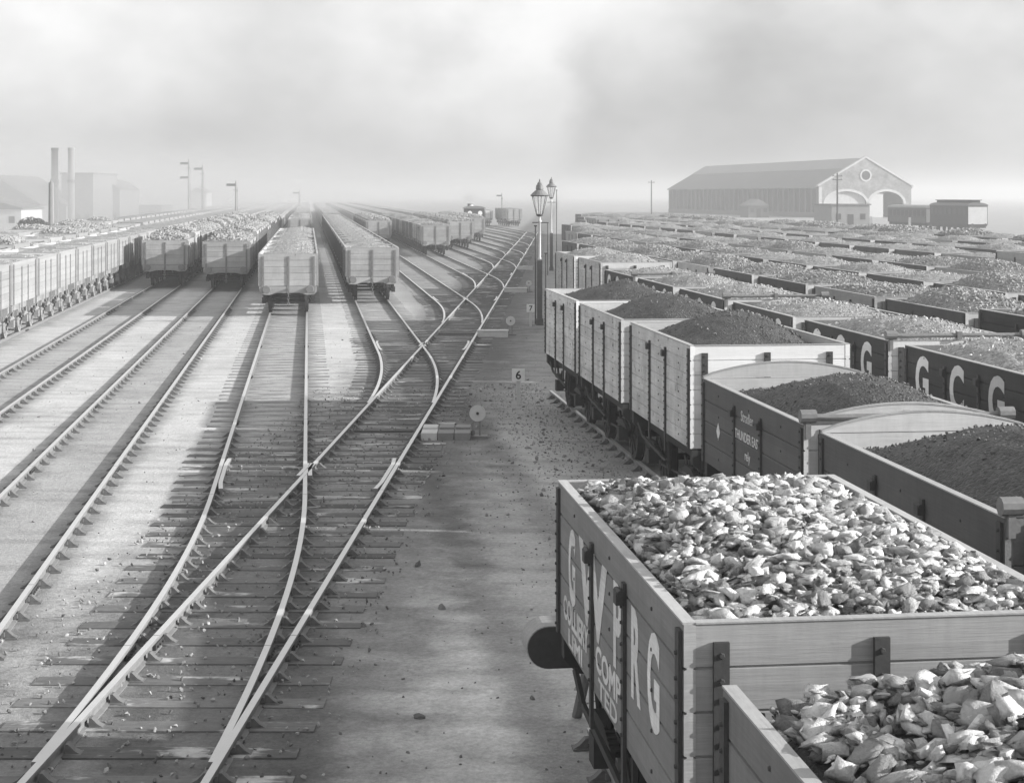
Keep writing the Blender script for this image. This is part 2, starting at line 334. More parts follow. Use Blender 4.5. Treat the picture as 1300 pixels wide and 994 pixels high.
def wagon_spec(L=4.75,W=2.40,top=2.42,n=5,floor=1.16,side='wood_side',end='wood_face',inner='wood_in',rim='wood_top',strap='iron',under='under',
               round_end=False,tilt=False,letters=(),bolt=True,door=.64,wheels_r=.46,dumb=False,ends_st=(-.98,-.05,.88),marks=(),low_end=0):
    """returns a list of parts: (name, MB, [materials], parent index or None, label)"""
    P=[]; wo=W/2; wi=wo-.068; h=(top-floor)/n
    S_,E_,I_,T_,K_,U_=M[side],M[end],M[inner],M[rim],M[strap],M[under]
    # sides
    sid={}
    for s in (-1,1):
        mb=MB(); prof=plank_profile(s,wo,wi,floor,top,n)
        if s<0: prof=prof[::-1]
        mb.prism(prof,'y',-L/2,L/2,0)
        # inner face + top material
        k=len(mb.f)
        for q,f in enumerate(mb.f):
            xs=[mb.v[i][0] for i in f]; zs=[mb.v[i][2] for i in f]
            if len(f)==4:
                if max(abs(x) for x in xs)<wi+.02: mb.m[q]=1
                if min(zs)>top-1e-4: mb.m[q]=2
            else: mb.m[q]=3
        mb.box(min(s*wi*.999,s*(wo+.006)),max(s*wi*.999,s*(wo+.006)),-L/2+.002,L/2-.002,top,top+.012,2)
        if bolt: bolts(mb,[(s*wo,y,floor+h*(k+.5)) for k in range(n) for y in (-1.5,1.5,-.05)],(0,s),.016,.010,4)
        sid[s]=len(P); P.append(('side_boards',mb,[S_,I_,T_,E_,K_],None,None))
    # ends
    eid={}
    for s in (-1,1):
        te=top-(low_end if s>0 else 0); mb=MB(); prof=plank_profile(s,L/2-.004,L/2-.068,floor,te,n)
        if s>0: prof=prof[::-1]
        x0=-wi+.001; x1=wi-.001
        v=[(x0,p[0],p[1]) for p in prof]+[(x1,p[0],p[1]) for p in prof]; nn=len(prof)
        f=[tuple(range(nn-1,-1,-1)),tuple(range(nn,2*nn))]+[(i,(i+1)%nn,nn+(i+1)%nn,nn+i) for i in range(nn)]
        mb.add(v,f,0)
        for q,ff in enumerate(mb.f):
            ys=[abs(mb.v[i][1]) for i in ff]; zs=[mb.v[i][2] for i in ff]
            if max(ys)<L/2-.045: mb.m[q]=1
            if min(zs)>te-1e-4: mb.m[q]=2
        if round_end:
            A=[( -wo+2*wo*t, top+.014+.20*math.sin(math.pi*t)**.8) for t in [i/16 for i in range(17)]]
            poly=[(-wo,top+.013)]+A[1:-1]+[(wo,top+.013)]
            y0,y1=sorted((s*(L/2-.06),s*(L/2-.006)))
            mb.prism(poly[::-1],'y',y0,y1,1 if s>0 else 1)
            for q in range(len(poly)-1):
                a_,b_=poly[q],poly[q+1]
            rimb=MB()
            for q in range(len(poly)-1):
                a_,b_=poly[q],poly[q+1]
                c=((a_[0]+b_[0])/2,(y0+y1)/2,(a_[1]+b_[1])/2+.012)
                ang=math.atan2(b_[1]-a_[1],b_[0]-a_[0]); ln=math.hypot(b_[0]-a_[0],b_[1]-a_[1])
                rimb.obox(c,ln*1.02,.066,.02,Matrix.Rotation(-ang,3,'Y'),2)
            mb.merge(rimb)
        else:
            mb.box(x0,x1,min(s*(L/2-.07),s*(L/2+.004)),max(s*(L/2-.07),s*(L/2+.004)),te,te+.010,2)
        eid[s]=len(P); P.append(('end_boards',mb,[E_,M['wood_in_pale'] if round_end else I_,T_],None,None))
    # floor
    mb=MB(); mb.box(-wi,wi,-L/2+.07,L/2-.07,floor+.002,floor+.06); P.append(('floor',mb,[U_],None,None))
    # side ironwork
    zs=[floor+h*(k+f) for k in range(n) for f in (.3,.72)]
    for s in (-1,1):
        for y,w,zt,zb in ((-L/2+.075,.09,top-.04,floor),(L/2-.075,.09,top-.04,floor),(-door,.075,top-.16,floor-.28),(door,.075,top-.16,floor-.28)):
            mb=MB(); xa,xb=sorted((s*(wo+.001),s*(wo+.026))); mb.box(xa,xb,y-w/2,y+w/2,zb,zt)
            if bolt: bolts(mb,[(s*(wo+.024),y,z) for z in zs if z<zt-.03],(0,s))
            P.append(('strap',mb,[K_],sid[s],None))
            if abs(y)==door and bolt:
                mb=MB(); xa,xb=sorted((s*(wo+.027),s*(wo+.075))); mb.box(xa,xb,y-.05,y+.05,zt-.14,zt-.05); mb.cyl((s*(wo+.05),y-.07,zt-.06),(s*(wo+.05),y+.07,zt-.06),.022,.022,8)
                P.append(('door_catch',mb,[K_],sid[s],None))
    # end ironwork
    for s in (-1,1):
        for x in ends_st:
            mb=MB(); ya,yb=sorted((s*(L/2+.0),s*(L/2+.03))); mb.box(x-.045,x+.045,ya,yb,floor-.3,top-.10-(low_end if s>0 else 0))
            if bolt: bolts(mb,[(x,s*(L/2+.028),z) for z in zs if z<top-.12],(1,s),.02)
            P.append(('end_strap',mb,[K_],eid[s],None))
        for x in ((-wi+.13,wi-.13) if round_end else ()):
            mb=MB(); ya,yb=sorted((s*(L/2-.003),s*(L/2+.008))); mb.box(x-.02,x+.02,ya,yb,floor+.01,top-.05)
            if bolt: bolts(mb,[(x,s*(L/2+.006),z) for z in zs],(1,s),.013,.01)
            P.append(('corner_plate',mb,[K_],eid[s],None))
    # underframe
    for s in (-1,1):
        mb=MB(); ya,yb=sorted((s*(L/2-.13),s*(L/2+.015))); mb.prism([(-1.16,floor-.02),(-1.16,floor-.22),(-1.05,floor-.34),(-.75,floor-.36),(-.45,floor-.28),(.45,floor-.28),(.75,floor-.36),(1.05,floor-.34),(1.16,floor-.22),(1.16,floor-.02)][::-1],'y',ya,yb)
        P.append(('headstock',mb,[M['wood_face'] if side not in('wood_pale','wood_near','wood_mid','wood_dark') else U_],None,None)); hs=len(P)-1
        for x in (-.87,.87):
            mb=MB(); zc=1.0; y0=s*(L/2+.015)
            mb.cyl((x,y0,zc),(x,y0+s*.20,zc),.12,.085,12); mb.cyl((x,y0+s*.20,zc),(x,y0+s*.34,zc),.045,.045,10); mb.cyl((x,y0+s*.34,zc),(x,y0+s*.37,zc),.165,.15,18)
            P.append(('buffer',mb,[M['iron_grey']],hs,None))
        mb=MB(); y0=s*(L/2+.015)
        mb.box(-.03,.03,min(y0,y0+s*.16),max(y0,y0+s*.16),.95,1.03)
        for k in range(5):
            z=.93-k*.115; yc=y0+s*.15
            if k%2==0: mb.tube([(-.035,yc,z),(-.035,yc,z-.11),(.035,yc,z-.11),(.035,yc,z),(-.035,yc,z)],.016,5)
            else: mb.tube([(0,yc-.035,z),(0,yc-.035,z-.11),(0,yc+.035,z-.11),(0,yc+.035,z),(0,yc-.035,z)],.016,5)
        P.append(('coupling',mb,[M['iron_grey']],hs,None))
    mb=MB()
    for s in (-1,1):
        xa,xb=sorted((s*.78,s*.90)); mb.box(xa,xb,-L/2+.13,L/2-.13,floor-.30,floor-.02)
    for y in (-1.3,-.4,.4,1.3): mb.box(-.78,.78,y-.06,y+.06,floor-.27,floor-.02)
    P.append(('solebar',mb,[U_],None,None))
    ax=1.37
    for y in (-ax,ax):
        mb=MB(); mb.cyl((-.98,y,wheels_r),(.98,y,wheels_r),.055,.055,8); wi_=len(P); P.append(('axle',mb,[U_],None,None))
        for s in (-1,1):
            mb=MB(); xo=s*.80; xi2=s*.685
            mb.cyl((xi2,y,wheels_r),(xo,y,wheels_r),wheels_r,wheels_r,22); mb.cyl((s*.66,y,wheels_r),(s*.684,y,wheels_r),wheels_r+.028,wheels_r+.028,22)
            mb.cyl((xo,y,wheels_r),(xo+s*.05,y,wheels_r),.12,.10,10,0)
            for k in range(8):
                t=math.pi*k/4; mb.obox((xo+s*.008,y+math.cos(t)*.24,wheels_r+math.sin(t)*.24),.02,.26,.05,Matrix.Rotation(t,3,'X'),0)
            P.append(('wheel',mb,[U_],wi_,None))
            mb=MB(); mb.box(min(s*.91,s*1.08),max(s*.91,s*1.08),y-.11,y+.11,wheels_r-.10,wheels_r+.14)
            for d in (-1,1): mb.tube([(s*.98,y+d*.12,wheels_r+.1),(s*.98,y+d*.34,floor-.3)],.025,5)
            for q in range(5): mb.box(min(s*.94,s*1.02),max(s*.94,s*1.02),y-.5+q*.07,y+.5-q*.07,wheels_r+.16+q*.022,wheels_r+.18+q*.022)
            P.append(('axle_box',mb,[U_],None,None))
    mb=MB(); mb.tube([(-1.08,-.1,.62),(-1.12,1.5,.78),(-1.12,1.9,.95)],.028,5); mb.tube([(-1.0,0,.9),(-1.0,0,.42)],.03,5); mb.obox((-.78,ax-.52,wheels_r),.12,.10,.42,Matrix.Rotation(.1,3,'X')); mb.obox((-.78,-ax+.52,wheels_r),.12,.10,.42,Matrix.Rotation(-.1,3,'X'))
    mb.tube([(-.95,-.85,.5),(-.95,.85,.42)],.022,5)
    P.append(('brake_lever',mb,[U_],None,None))
    if tilt:
        mb=MB(); yb=-L/2-.02; mb.tube([(-wo+.02,yb,top+.10),(-wo+.3,yb,top+.085),(0,yb,top+.09),(wo-.3,yb,top+.085),(wo-.02,yb,top+.10)],.035,8)
        for x in (-wo+.04,wo-.04): mb.cyl((x-.09,yb,top+.10),(x+.09,yb,top+.10),.075,.075,10); mb.box(x-.03,x+.03,yb-.03,yb+.03,top-.15,top+.08)
        mb.box(-.04,.04,yb-.05,yb+.05,top+.02,top+.15)
        P.append(('sheet_bar',mb,[M['iron_grey']],None,'round bar across the near end top'))
    for (txt,hh,y,z,mat,sx,bold) in letters:
        P.append(('lettering',letter_on_left(txt,hh,y,z,-wo-.003,M[mat],sx,bold),[M[mat]],sid[-1],None))
    for (y,z,w,hh,kind) in marks:
        mb=MB(); x=-wo-.004
        if kind=='d': pts=[(y-w/2,z),(y,z-hh/2),(y+w/2,z),(y,z+hh/2)]
        else: pts=[(y-w/2,z-hh/2),(y+w/2,z-hh/2),(y+w/2,z+hh/2),(y-w/2,z+hh/2)]
        mb.prism(pts,'x',x-.004,x,0); P.append(('painted_mark',mb,[M['letter']],sid[-1],None))
    return P
def merge_mesh(MBs,name):
    mats=[];out=MB()
    for (pn,mb,ms,_,_) in MBs:
        if isinstance(mb,bpy.types.Mesh):
            t=MB(); t.v=[tuple(v.co) for v in mb.vertices]; t.f=[tuple(p.vertices) for p in mb.polygons]; t.m=[0]*len(t.f); mb=t
        rm={}
        for i,m_ in enumerate(ms):
            if m_ not in mats: mats.append(m_)
            rm[i]=mats.index(m_)
        out.merge(mb,rm)
    return out.mesh(name,mats)
class Wagon:
    """one kind of wagon: meshes for the three levels of detail"""
    MID={'side_boards':'side_boards','end_boards':'end_boards','wheel':'wheel','buffer':'buffer','coupling':'coupling'}
    def __init__(s,name,**kw):
        s.name=name; s.parts=wagon_spec(**kw); s.kw=kw; s.cache={}
        s.L=kw.get('L',4.75); s.W=kw.get('W',2.4); s.top=kw.get('top',2.42)
    def full(s):
        if 'f' not in s.cache:
            s.cache['f']=[(n,(mb if isinstance(mb,bpy.types.Mesh) else mb.mesh(n,ms)),p,lb) for (n,mb,ms,p,lb) in s.parts]
        return s.cache['f']
    def mid(s):
        if 'm' not in s.cache:
            groups={}; order=[]
            for i,(n,mb,ms,p,lb) in enumerate(s.parts):
                if n in ('side_boards','end_boards','wheel','headstock','lettering','buffer','coupling'): key=(n,i)
                elif p is not None and s.parts[p][0] in ('side_boards','end_boards'): key=(s.parts[p][0],p)
                else: key=('underframe',-1)
                if key not in groups: groups[key]=[]; order.append(key)
                groups[key].append(s.parts[i])
            s.cache['m']=[(k[0],merge_mesh(groups[k],k[0])) for k in order]
        return s.cache['m']
    def far(s):
        if 'x' not in s.cache: s.cache['x']=merge_mesh([p for p in s.parts if p[0] not in ('brake_lever',)],s.name)
        return s.cache['x']
    def place(s,x,y,lod,label,group,rz=ROT):
        cat='coal wagon'
        if lod==2:
            o=link('open_wagon',s.far()); o.location=(x,y,0); o.rotation_euler=(0,0,rz); return tag(o,label,cat,group)
        root=empty('open_wagon',(x,y,0),rz); tag(root,label,cat,group)
        if lod==1:
            for n,me in s.mid(): link(n,me,root)
        else:
            obs=[]
            for n,me,p,lb in s.full():
                o=link(n,me,root if p is None else obs[p]); obs.append(o)
                if lb: o['label']=lb
        return root

G5='letter_clean'
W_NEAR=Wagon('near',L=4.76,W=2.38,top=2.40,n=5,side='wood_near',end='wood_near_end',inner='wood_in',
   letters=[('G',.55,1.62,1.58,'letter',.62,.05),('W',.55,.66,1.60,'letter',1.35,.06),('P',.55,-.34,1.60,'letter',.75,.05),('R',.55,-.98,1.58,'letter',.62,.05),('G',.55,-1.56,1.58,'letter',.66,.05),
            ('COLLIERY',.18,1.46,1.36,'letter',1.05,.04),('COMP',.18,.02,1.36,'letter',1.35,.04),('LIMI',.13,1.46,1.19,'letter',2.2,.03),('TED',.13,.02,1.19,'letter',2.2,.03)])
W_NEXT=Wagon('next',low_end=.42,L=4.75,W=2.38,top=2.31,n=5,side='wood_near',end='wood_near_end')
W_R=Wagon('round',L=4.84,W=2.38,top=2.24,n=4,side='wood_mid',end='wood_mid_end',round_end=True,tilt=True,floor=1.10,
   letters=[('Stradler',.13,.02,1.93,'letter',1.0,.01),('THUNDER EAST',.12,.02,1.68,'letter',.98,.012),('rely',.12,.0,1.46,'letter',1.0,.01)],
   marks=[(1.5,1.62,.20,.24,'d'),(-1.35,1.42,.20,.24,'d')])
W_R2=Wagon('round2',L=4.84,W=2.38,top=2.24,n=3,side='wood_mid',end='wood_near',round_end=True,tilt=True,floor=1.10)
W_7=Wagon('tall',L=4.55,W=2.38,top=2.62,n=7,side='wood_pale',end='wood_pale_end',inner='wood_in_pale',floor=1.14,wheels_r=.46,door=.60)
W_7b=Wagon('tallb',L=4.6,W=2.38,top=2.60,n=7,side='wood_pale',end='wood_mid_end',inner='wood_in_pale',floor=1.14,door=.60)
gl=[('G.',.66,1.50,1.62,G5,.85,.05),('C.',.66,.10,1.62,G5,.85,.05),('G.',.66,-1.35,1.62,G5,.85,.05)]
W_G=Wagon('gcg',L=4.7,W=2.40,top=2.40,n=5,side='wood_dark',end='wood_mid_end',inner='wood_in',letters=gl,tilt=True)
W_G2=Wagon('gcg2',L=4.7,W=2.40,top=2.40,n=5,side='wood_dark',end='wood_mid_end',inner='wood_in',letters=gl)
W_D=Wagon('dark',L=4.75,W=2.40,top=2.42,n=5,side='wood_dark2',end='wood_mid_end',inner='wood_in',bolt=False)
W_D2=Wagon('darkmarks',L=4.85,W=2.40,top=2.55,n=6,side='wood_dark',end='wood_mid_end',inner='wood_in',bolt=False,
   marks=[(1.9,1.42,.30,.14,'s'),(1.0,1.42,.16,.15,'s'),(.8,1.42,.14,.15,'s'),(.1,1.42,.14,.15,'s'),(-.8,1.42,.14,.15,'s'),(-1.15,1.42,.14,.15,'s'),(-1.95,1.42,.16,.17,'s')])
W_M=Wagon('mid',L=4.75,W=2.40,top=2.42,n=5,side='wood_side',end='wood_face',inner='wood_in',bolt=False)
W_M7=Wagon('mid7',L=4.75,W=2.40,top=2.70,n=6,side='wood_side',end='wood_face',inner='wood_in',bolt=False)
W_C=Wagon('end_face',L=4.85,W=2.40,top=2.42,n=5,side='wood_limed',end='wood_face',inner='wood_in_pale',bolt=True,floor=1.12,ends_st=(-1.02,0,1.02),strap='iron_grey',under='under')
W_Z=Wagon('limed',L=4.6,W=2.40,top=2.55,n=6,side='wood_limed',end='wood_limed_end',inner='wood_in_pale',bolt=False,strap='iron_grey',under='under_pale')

# loads (local frame of their wagon)
LM={}
LM['near']=load_mesh('near_load',4.76,2.38,2.40,'r',11,.10,-.16,[M['bed'],M['lumps_near']],8500,(.03,.185),30,60,.5,2,(-.15,-.1))
LM['next']=load_mesh('next_load',4.75,2.38,2.31,'r',12,.20,-.20,[M['bed'],M['lumps_near']],3000,(.035,.23),26,50,.4,2,(.35,.5))
for i in range(3):
    LM['fd%d'%i]=load_mesh('dark_load',4.5,2.38,2.62,'f',20+i,.30,-.20,[M['fine_dark'],M['chips_dark']],900,(.02,.06),40,70,.9,1,(.15,[.3,-.1,-.25][i]))
    LM['fdr%d'%i]=load_mesh('dark_load',4.84,2.38,2.24,'f',30+i,.34,-.20,[M['fine_dark'],M['chips_dark']],1400,(.02,.055),44,80,.9,1,(.12,[-.15,-.3,.1][i]))
    LM['fp%d'%i]=load_mesh('pale_load',4.7,2.40,2.40,'f',40+i,[.17,.24,.12][i],-.12,[M['fine_glint'],M['chips_glint']],500,(.03,.09),30,52,.8,1,([.1,-.1,.2][i],[.25,-.25,0][i]),([2.2,1.9,2.6][i],[3.5,2.6,5][i]))
    LM['lp%d'%i]=load_mesh('lump_load',4.75,2.40,2.42,'r',50+i,[.20,.14,.26][i],-.12,[M['bed_pale'],M['lumps']],1900,(.03,.12),20,36,.8,1,([.1,-.1,0][i],[.15,-.3,.3][i]),([2.2,2.8,2.0][i],[4,6,3][i]))
    LM['ll%d'%i]=load_mesh('lump_load_big',4.75,2.40,2.42,'r',60+i,.28,.0,[M['bed_pale'],M['lumps']],700,(.10,.26),20,36,.6,1,([.1,-.1,0][i],[.1,-.2,.2][i]))
    LM['low%d'%i]=load_mesh('level_load',4.75,2.40,2.42,'f',70+i,.05,-.12,[M['fine_glint'],M['chips_glint']],160,(.03,.10),24,44,.6,1,(0,0))
ORD='first second third fourth fifth sixth seventh eighth ninth tenth eleventh twelfth thirteenth fourteenth fifteenth sixteenth seventeenth eighteenth nineteenth twentieth'.split()
def ordn(i):
    if i<20: return ORD[i]
    t=['twenty','thirty','forty','fifty'][(i+1)//10-2]; k=(i+1)%10
    return (t+'-'+ORD[k-1]) if k else {'twenty':'twentieth','thirty':'thirtieth','forty':'fortieth','fifty':'fiftieth'}[t]
NW=0
def put(x0,yc,wag,load,lod,label,group,lname,lgroup,dz=0):
    """one wagon with its centre at distance yc on the siding x0, and its load"""
    global NW; NW+=1
    x=x0+TH*yc
    w=wag.place(x,yc,lod,label,group)
    if load:
        me=LM[load]; o=link('coal_load',me); o.location=(x,yc,dz); o.rotation_euler=(0,0,ROT); tag(o,lname,'coal load',lgroup)
        return w,o
    return w,None

# ---------------------------------------- right-hand rows
g_right='coal wagons in the right-hand sidings'; g_left='coal wagons in the left-hand sidings'
gl_right='heaped coal in the right-hand wagons'; gl_left='heaped coal in the left-hand wagons'
put(3.30,11.93,W_NEAR,'near',0,'big grey lettered wagon filling the lower right corner',g_right,'pale broken lump coal filling the big nearest lettered wagon',gl_right)
put(3.30,6.32,W_NEXT,'next',0,'grey wagon cut off by the bottom edge in front of the big lettered wagon',g_right,'large pale lumps in the wagon cut off at bottom right',gl_right)
R2=[(10.55,W_R2,'fdr1','added unseen round-ended wagon just outside the right edge of the picture'),(15.9,W_R2,'fdr0','dark grey round-ended wagon with bar, beside the near lettered wagon'),(21.32,W_R,'fdr1','grey round-ended wagon with white diamonds and small white lettering'),  # nearest wagon is unseen, added to shade the near ground
    (26.75,W_7,'fd0','tall seven-plank wagon with bright white end boards'),(32.15,W_7b,'fd1','tall bleached wagon, middle of the three tall ones'),(37.1,W_7,'fd2','tall bleached wagon, farthest of the three by the number posts')]
for k,(yc,wg,ld,lb) in enumerate(R2):
    put(6.72,yc,wg,ld,0,lb,g_right,'dark small coal heaped in the '+lb.split(',')[0].split(' just')[0].replace('dark grey round-ended wagon with bar','round-ended wagon beside the near lettered wagon').replace('tall bleached wagon','tall bleached wagon, '+ordn(k)+' in its row'),gl_right, dz=-.02 if wg is W_7b else 0)
rowdesc={3:'row of dark G.C.G. wagons',4:'lump-loaded row behind the dark G.C.G. wagons',5:'second row behind the dark G.C.G. wagons',6:'third row behind the dark G.C.G. wagons',
         7:'fourth row behind the dark G.C.G. wagons',8:'fifth row behind the dark G.C.G. wagons',9:'sixth row behind the dark G.C.G. wagons',10:'farthest right-hand row below the big shed'}
# row 3
y=18.0-.3; i=0
seq=[W_G,W_G2,W_G,W_G2,W_G,W_G2,W_G,W_G2,W_G,W_7b,W_7]  # two nearest are out of view, put in for their shade
for k,wg in enumerate(seq):
    yc=8.4+5.45*k
    if yc>64: break
    tall=wg in (W_7,W_7b)
    put(10.75,yc,wg,'fp%d'%(k%3),0 if yc<30 else 1,('tall bleached wagon, ' if tall else 'dark wagon painted G.C.G., ')+ordn(k)+' from the near end of its row',g_right,
        'pale small coal, '+ordn(k)+' heap back in the row of dark G.C.G. wagons',gl_right,dz=.2 if tall else 0)
def rrow(r,x0,y0,y1,pitch,kinds,loads,seed):
    q=random.Random(seed); k=0; yc=y0
    while yc<y1:
        wg=q.choice(kinds); ld=q.choice(loads)
        if r==4 and k==0: wg=W_D2; 
        lod=1 if yc<60 else 2
        put(x0,yc,wg,ld,lod,('pale' if wg in(W_7,W_Z,W_M,W_M7) else 'dark')+' open wagon, '+ordn(k)+' back in the '+rowdesc[r],g_right,'coal load, '+ordn(k)+' back in the '+rowdesc[r],gl_right,dz={W_M7:.22,W_7:.28,W_D2:.1,W_Z:.1}.get(wg,0))
        yc+=pitch; k+=1
lp=['lp0','lp1','lp2']; fp=['fp0','fp1','fp2']; ll=['ll0','ll1','ll2']; low=['low0','low1','low2']
rrow(4,14.45,31.0,88,5.45,[W_D,W_D,W_D,W_M],lp,4)
rrow(5,18.15,38.0,113,5.45,[W_D,W_M,W_D],lp+fp,5)
rrow(6,21.9,48.0,138,5.45,[W_D,W_M,W_M],lp+fp,6)
rrow(7,27.0,61.0,160,5.45,[W_D,W_D,W_M7,W_M],fp+low,7)
rrow(8,31.0,70.0,186,5.45,[W_D,W_D,W_M],fp+low,8)
rrow(9,35.0,80.0,212,5.45,[W_M,W_D,W_M],fp+lp,9)
rrow(10,39.5,90.0,205,5.45,[W_M,W_D,W_D],ll+fp,10)
NR=NW
# ---------------------------------------- left-hand rows
def lrow(desc,x0,yf,y1,pitch,kinds,loads,seed,first=None,near=2,gap=None,adj='grey'):
    q=random.Random(seed); k=0; yc=yf+2.43
    while yc<y1:
        if gap and gap[0]<yc<gap[1]: yc+=pitch; continue
        wg=first if (first and k==0) else q.choice(kinds); ld=q.choice(loads)
        lod=(0 if yf<90 else 1) if k==0 else (1 if k<near or yc<75 else 2)
        lb=('front wagon of the ' if k==0 else ordn(k)+' wagon back in the ')+desc
        put(x0,yc,wg,ld,lod,adj+' '+lb,g_left,'coal in '+lb.replace(' wagon back in the ',' wagon of the '),gl_left,dz={W_M7:.22,W_Z:.1}.get(wg,0))
        yc+=pitch; k+=1
lrow('row running off the left edge',-10.95,45.0,110,5.2,[W_Z],low,21,near=7,adj='pale')
lrow('hazy row behind the left-edge row',-14.5,60,135,5.3,[W_Z,W_M],low+ll,22,near=0,adj='pale')
lrow('faint third row in from the left-edge row',-18.2,72,150,5.3,[W_Z,W_M],low+ll,23,near=0,adj='pale')
lrow('first shaded row right of the left-edge row',-7.56,89,190,5.35,[W_M,W_M7],ll,24,W_C)
lrow('second shaded row right of the left-edge row',-4.17,86,190,5.35,[W_M,W_M7],ll,25,W_C)
lrow('centre-left row standing nearest on the dusty track',-.8,68.3,215,5.35,[W_C,W_M],low+fp,26,W_C,gap=(121,172))
lrow('long level-loaded row left of the curved junctions',2.91,76.3,205,5.35,[W_M],low,27,W_C)
lrow('row behind and right of the long level-loaded row',6.57,156.5,200,5.35,[W_M],ll,28,W_C)
lrow('far row with dark sides beside the junctions',10.2,134.7,205,5.35,[W_M,W_D],low+lp,29,W_C)
lrow('lump-loaded far row, middle of three at the junctions',13.8,152.5,205,5.35,[W_M],ll,30,W_C)
lrow('shortest-seen far row, right of three at the junctions',17.4,177,212,5.35,[W_M],ll,31,W_C)
lrow('distant row beyond the locomotive',31.8,260,277,5.35,[W_M7],[None],33,W_M7,near=0)
lrow('distant row left of the hindmost wagons',28.2,268,280,5.35,[W_D],[None],34,W_D,near=0)
print('WAGONS',NR,NW)
# far wagons beyond counting: one object
mbf=MB()
def simp(x0,yc,c):
    x=x0+TH*yc; m=Matrix.Rotation(ROT,3,'Z')
    mbf.obox((x,yc,1.75),2.38,4.7,1.3,m,0); mbf.obox((x,yc,2.45),2.1,4.3,.3,m,1); mbf.obox((x,yc,.75),1.7,4.5,.7,m,2)
for x0,ya in ((-18.2,152),(-14.5,137),(-10.95,113),(-7.56,192),(-4.17,192),(-.8,217),(2.91,207),(6.57,202),(10.2,207),(13.8,207)):
    yc=ya+2.5
    while yc<520: simp(x0,yc,0); yc+=5.35
tag(build(mbf,'distant_wagons',[M['wood_side'],M['fine_glint'],M['under']]),'rows of loaded wagons fading into the haze at the far left centre',None,None,'stuff')

# ------------------------------------------------------------------ tracks
RP=[(-.035,0),(-.038,-.018),(-.034,-.040),(-.010,-.050),(-.010,-.105),(-.055,-.118),(-.055,-.13),(.055,-.13),(.055,-.118),(.010,-.105),(.010,-.050),(.034,-.040),(.038,-.018),(.035,0)]
def rail_mesh(path,name='rail'):
    """path: [(x,y)], rail swept along it"""
    mb=MB(); n=len(RP); v=[]
    for i,(x,y) in enumerate(path):
        a_=path[max(0,i-1)]; b_=path[min(len(path)-1,i+1)]; d=Vector((b_[0]-a_[0],b_[1]-a_[1])).normalized(); nx,ny=d.y,-d.x
        for u,z in RP: v.append((x+nx*u,y+ny*u,z))
    f=[];m=[]
    for i in range(len(path)-1):
        for k in range(n):
            j=(k+1)%n; f.append((i*n+k,(i+1)*n+k,(i+1)*n+j,i*n+j)); m.append(0 if (k in (n-1,) ) else (1))
    f.append(tuple(range(n))); m.append(1); f.append(tuple(reversed([ (len(path)-1)*n+k for k in range(n)]))); m.append(1)
    mb.v=v; mb.f=f; mb.m=m
    return mb.mesh(name,[M['rail_top'],M['rail_web']])
def chair_mesh():
    mb=MB(); mb.box(-.19,.19,-.07,.07,-.128,-.112)
    for s in (-1,1):
        poly=[(s*.05,-.112),(s*.18,-.112),(s*.13,-.085),(s*.075,-.03),(s*.05,-.03)]
        if s>0: poly=poly[::-1]
        mb.prism(poly,'y',-.045,.045)
    mb.box(.012,.05,-.09,.09,-.095,-.045)
    return mb.mesh('rail_chair',[M['chair']])
CH=chair_mesh()
def fish_mesh():
    mb=MB()
    for s in (-1,1): mb.box(min(s*.014,s*.05),max(s*.014,s*.05),-.23,.23,-.105,-.045)
    for s in (-1,1):
        for y in (-.16,-.06,.06,.16): mb.cyl((s*.05,y,-.075),(s*.07,y,-.075),.016,.016,6)
    mb.box(-.036,.036,-.004,.004,-.03,.0015)
    return mb.mesh('fishplate',[M['iron']])
FISH=fish_mesh()
def sleeper_mesh(L,mat):
    mb=MB(); mb.box(-L/2,L/2,-.145,.145,-.20,0); return mb.mesh('sleeper',[mat])
SL={}
def sleeper(L,mat):
    k=(round(L,1),mat)
    if k not in SL: SL[k]=sleeper_mesh(round(L,1),M[mat])
    return SL[k]
def siding_x(xs,y,yi=None):
    """centre line of a siding; yi = where it meets the ladder (curve 14.4 m long)"""
    x=xs+TH*y
    if yi is not None:
        y1=yi+7.85
        if y<y1: x=xs+TH*y-.00477*(y1-y)**2
    return x
def ladder_x(y): return -3.66+TL*y
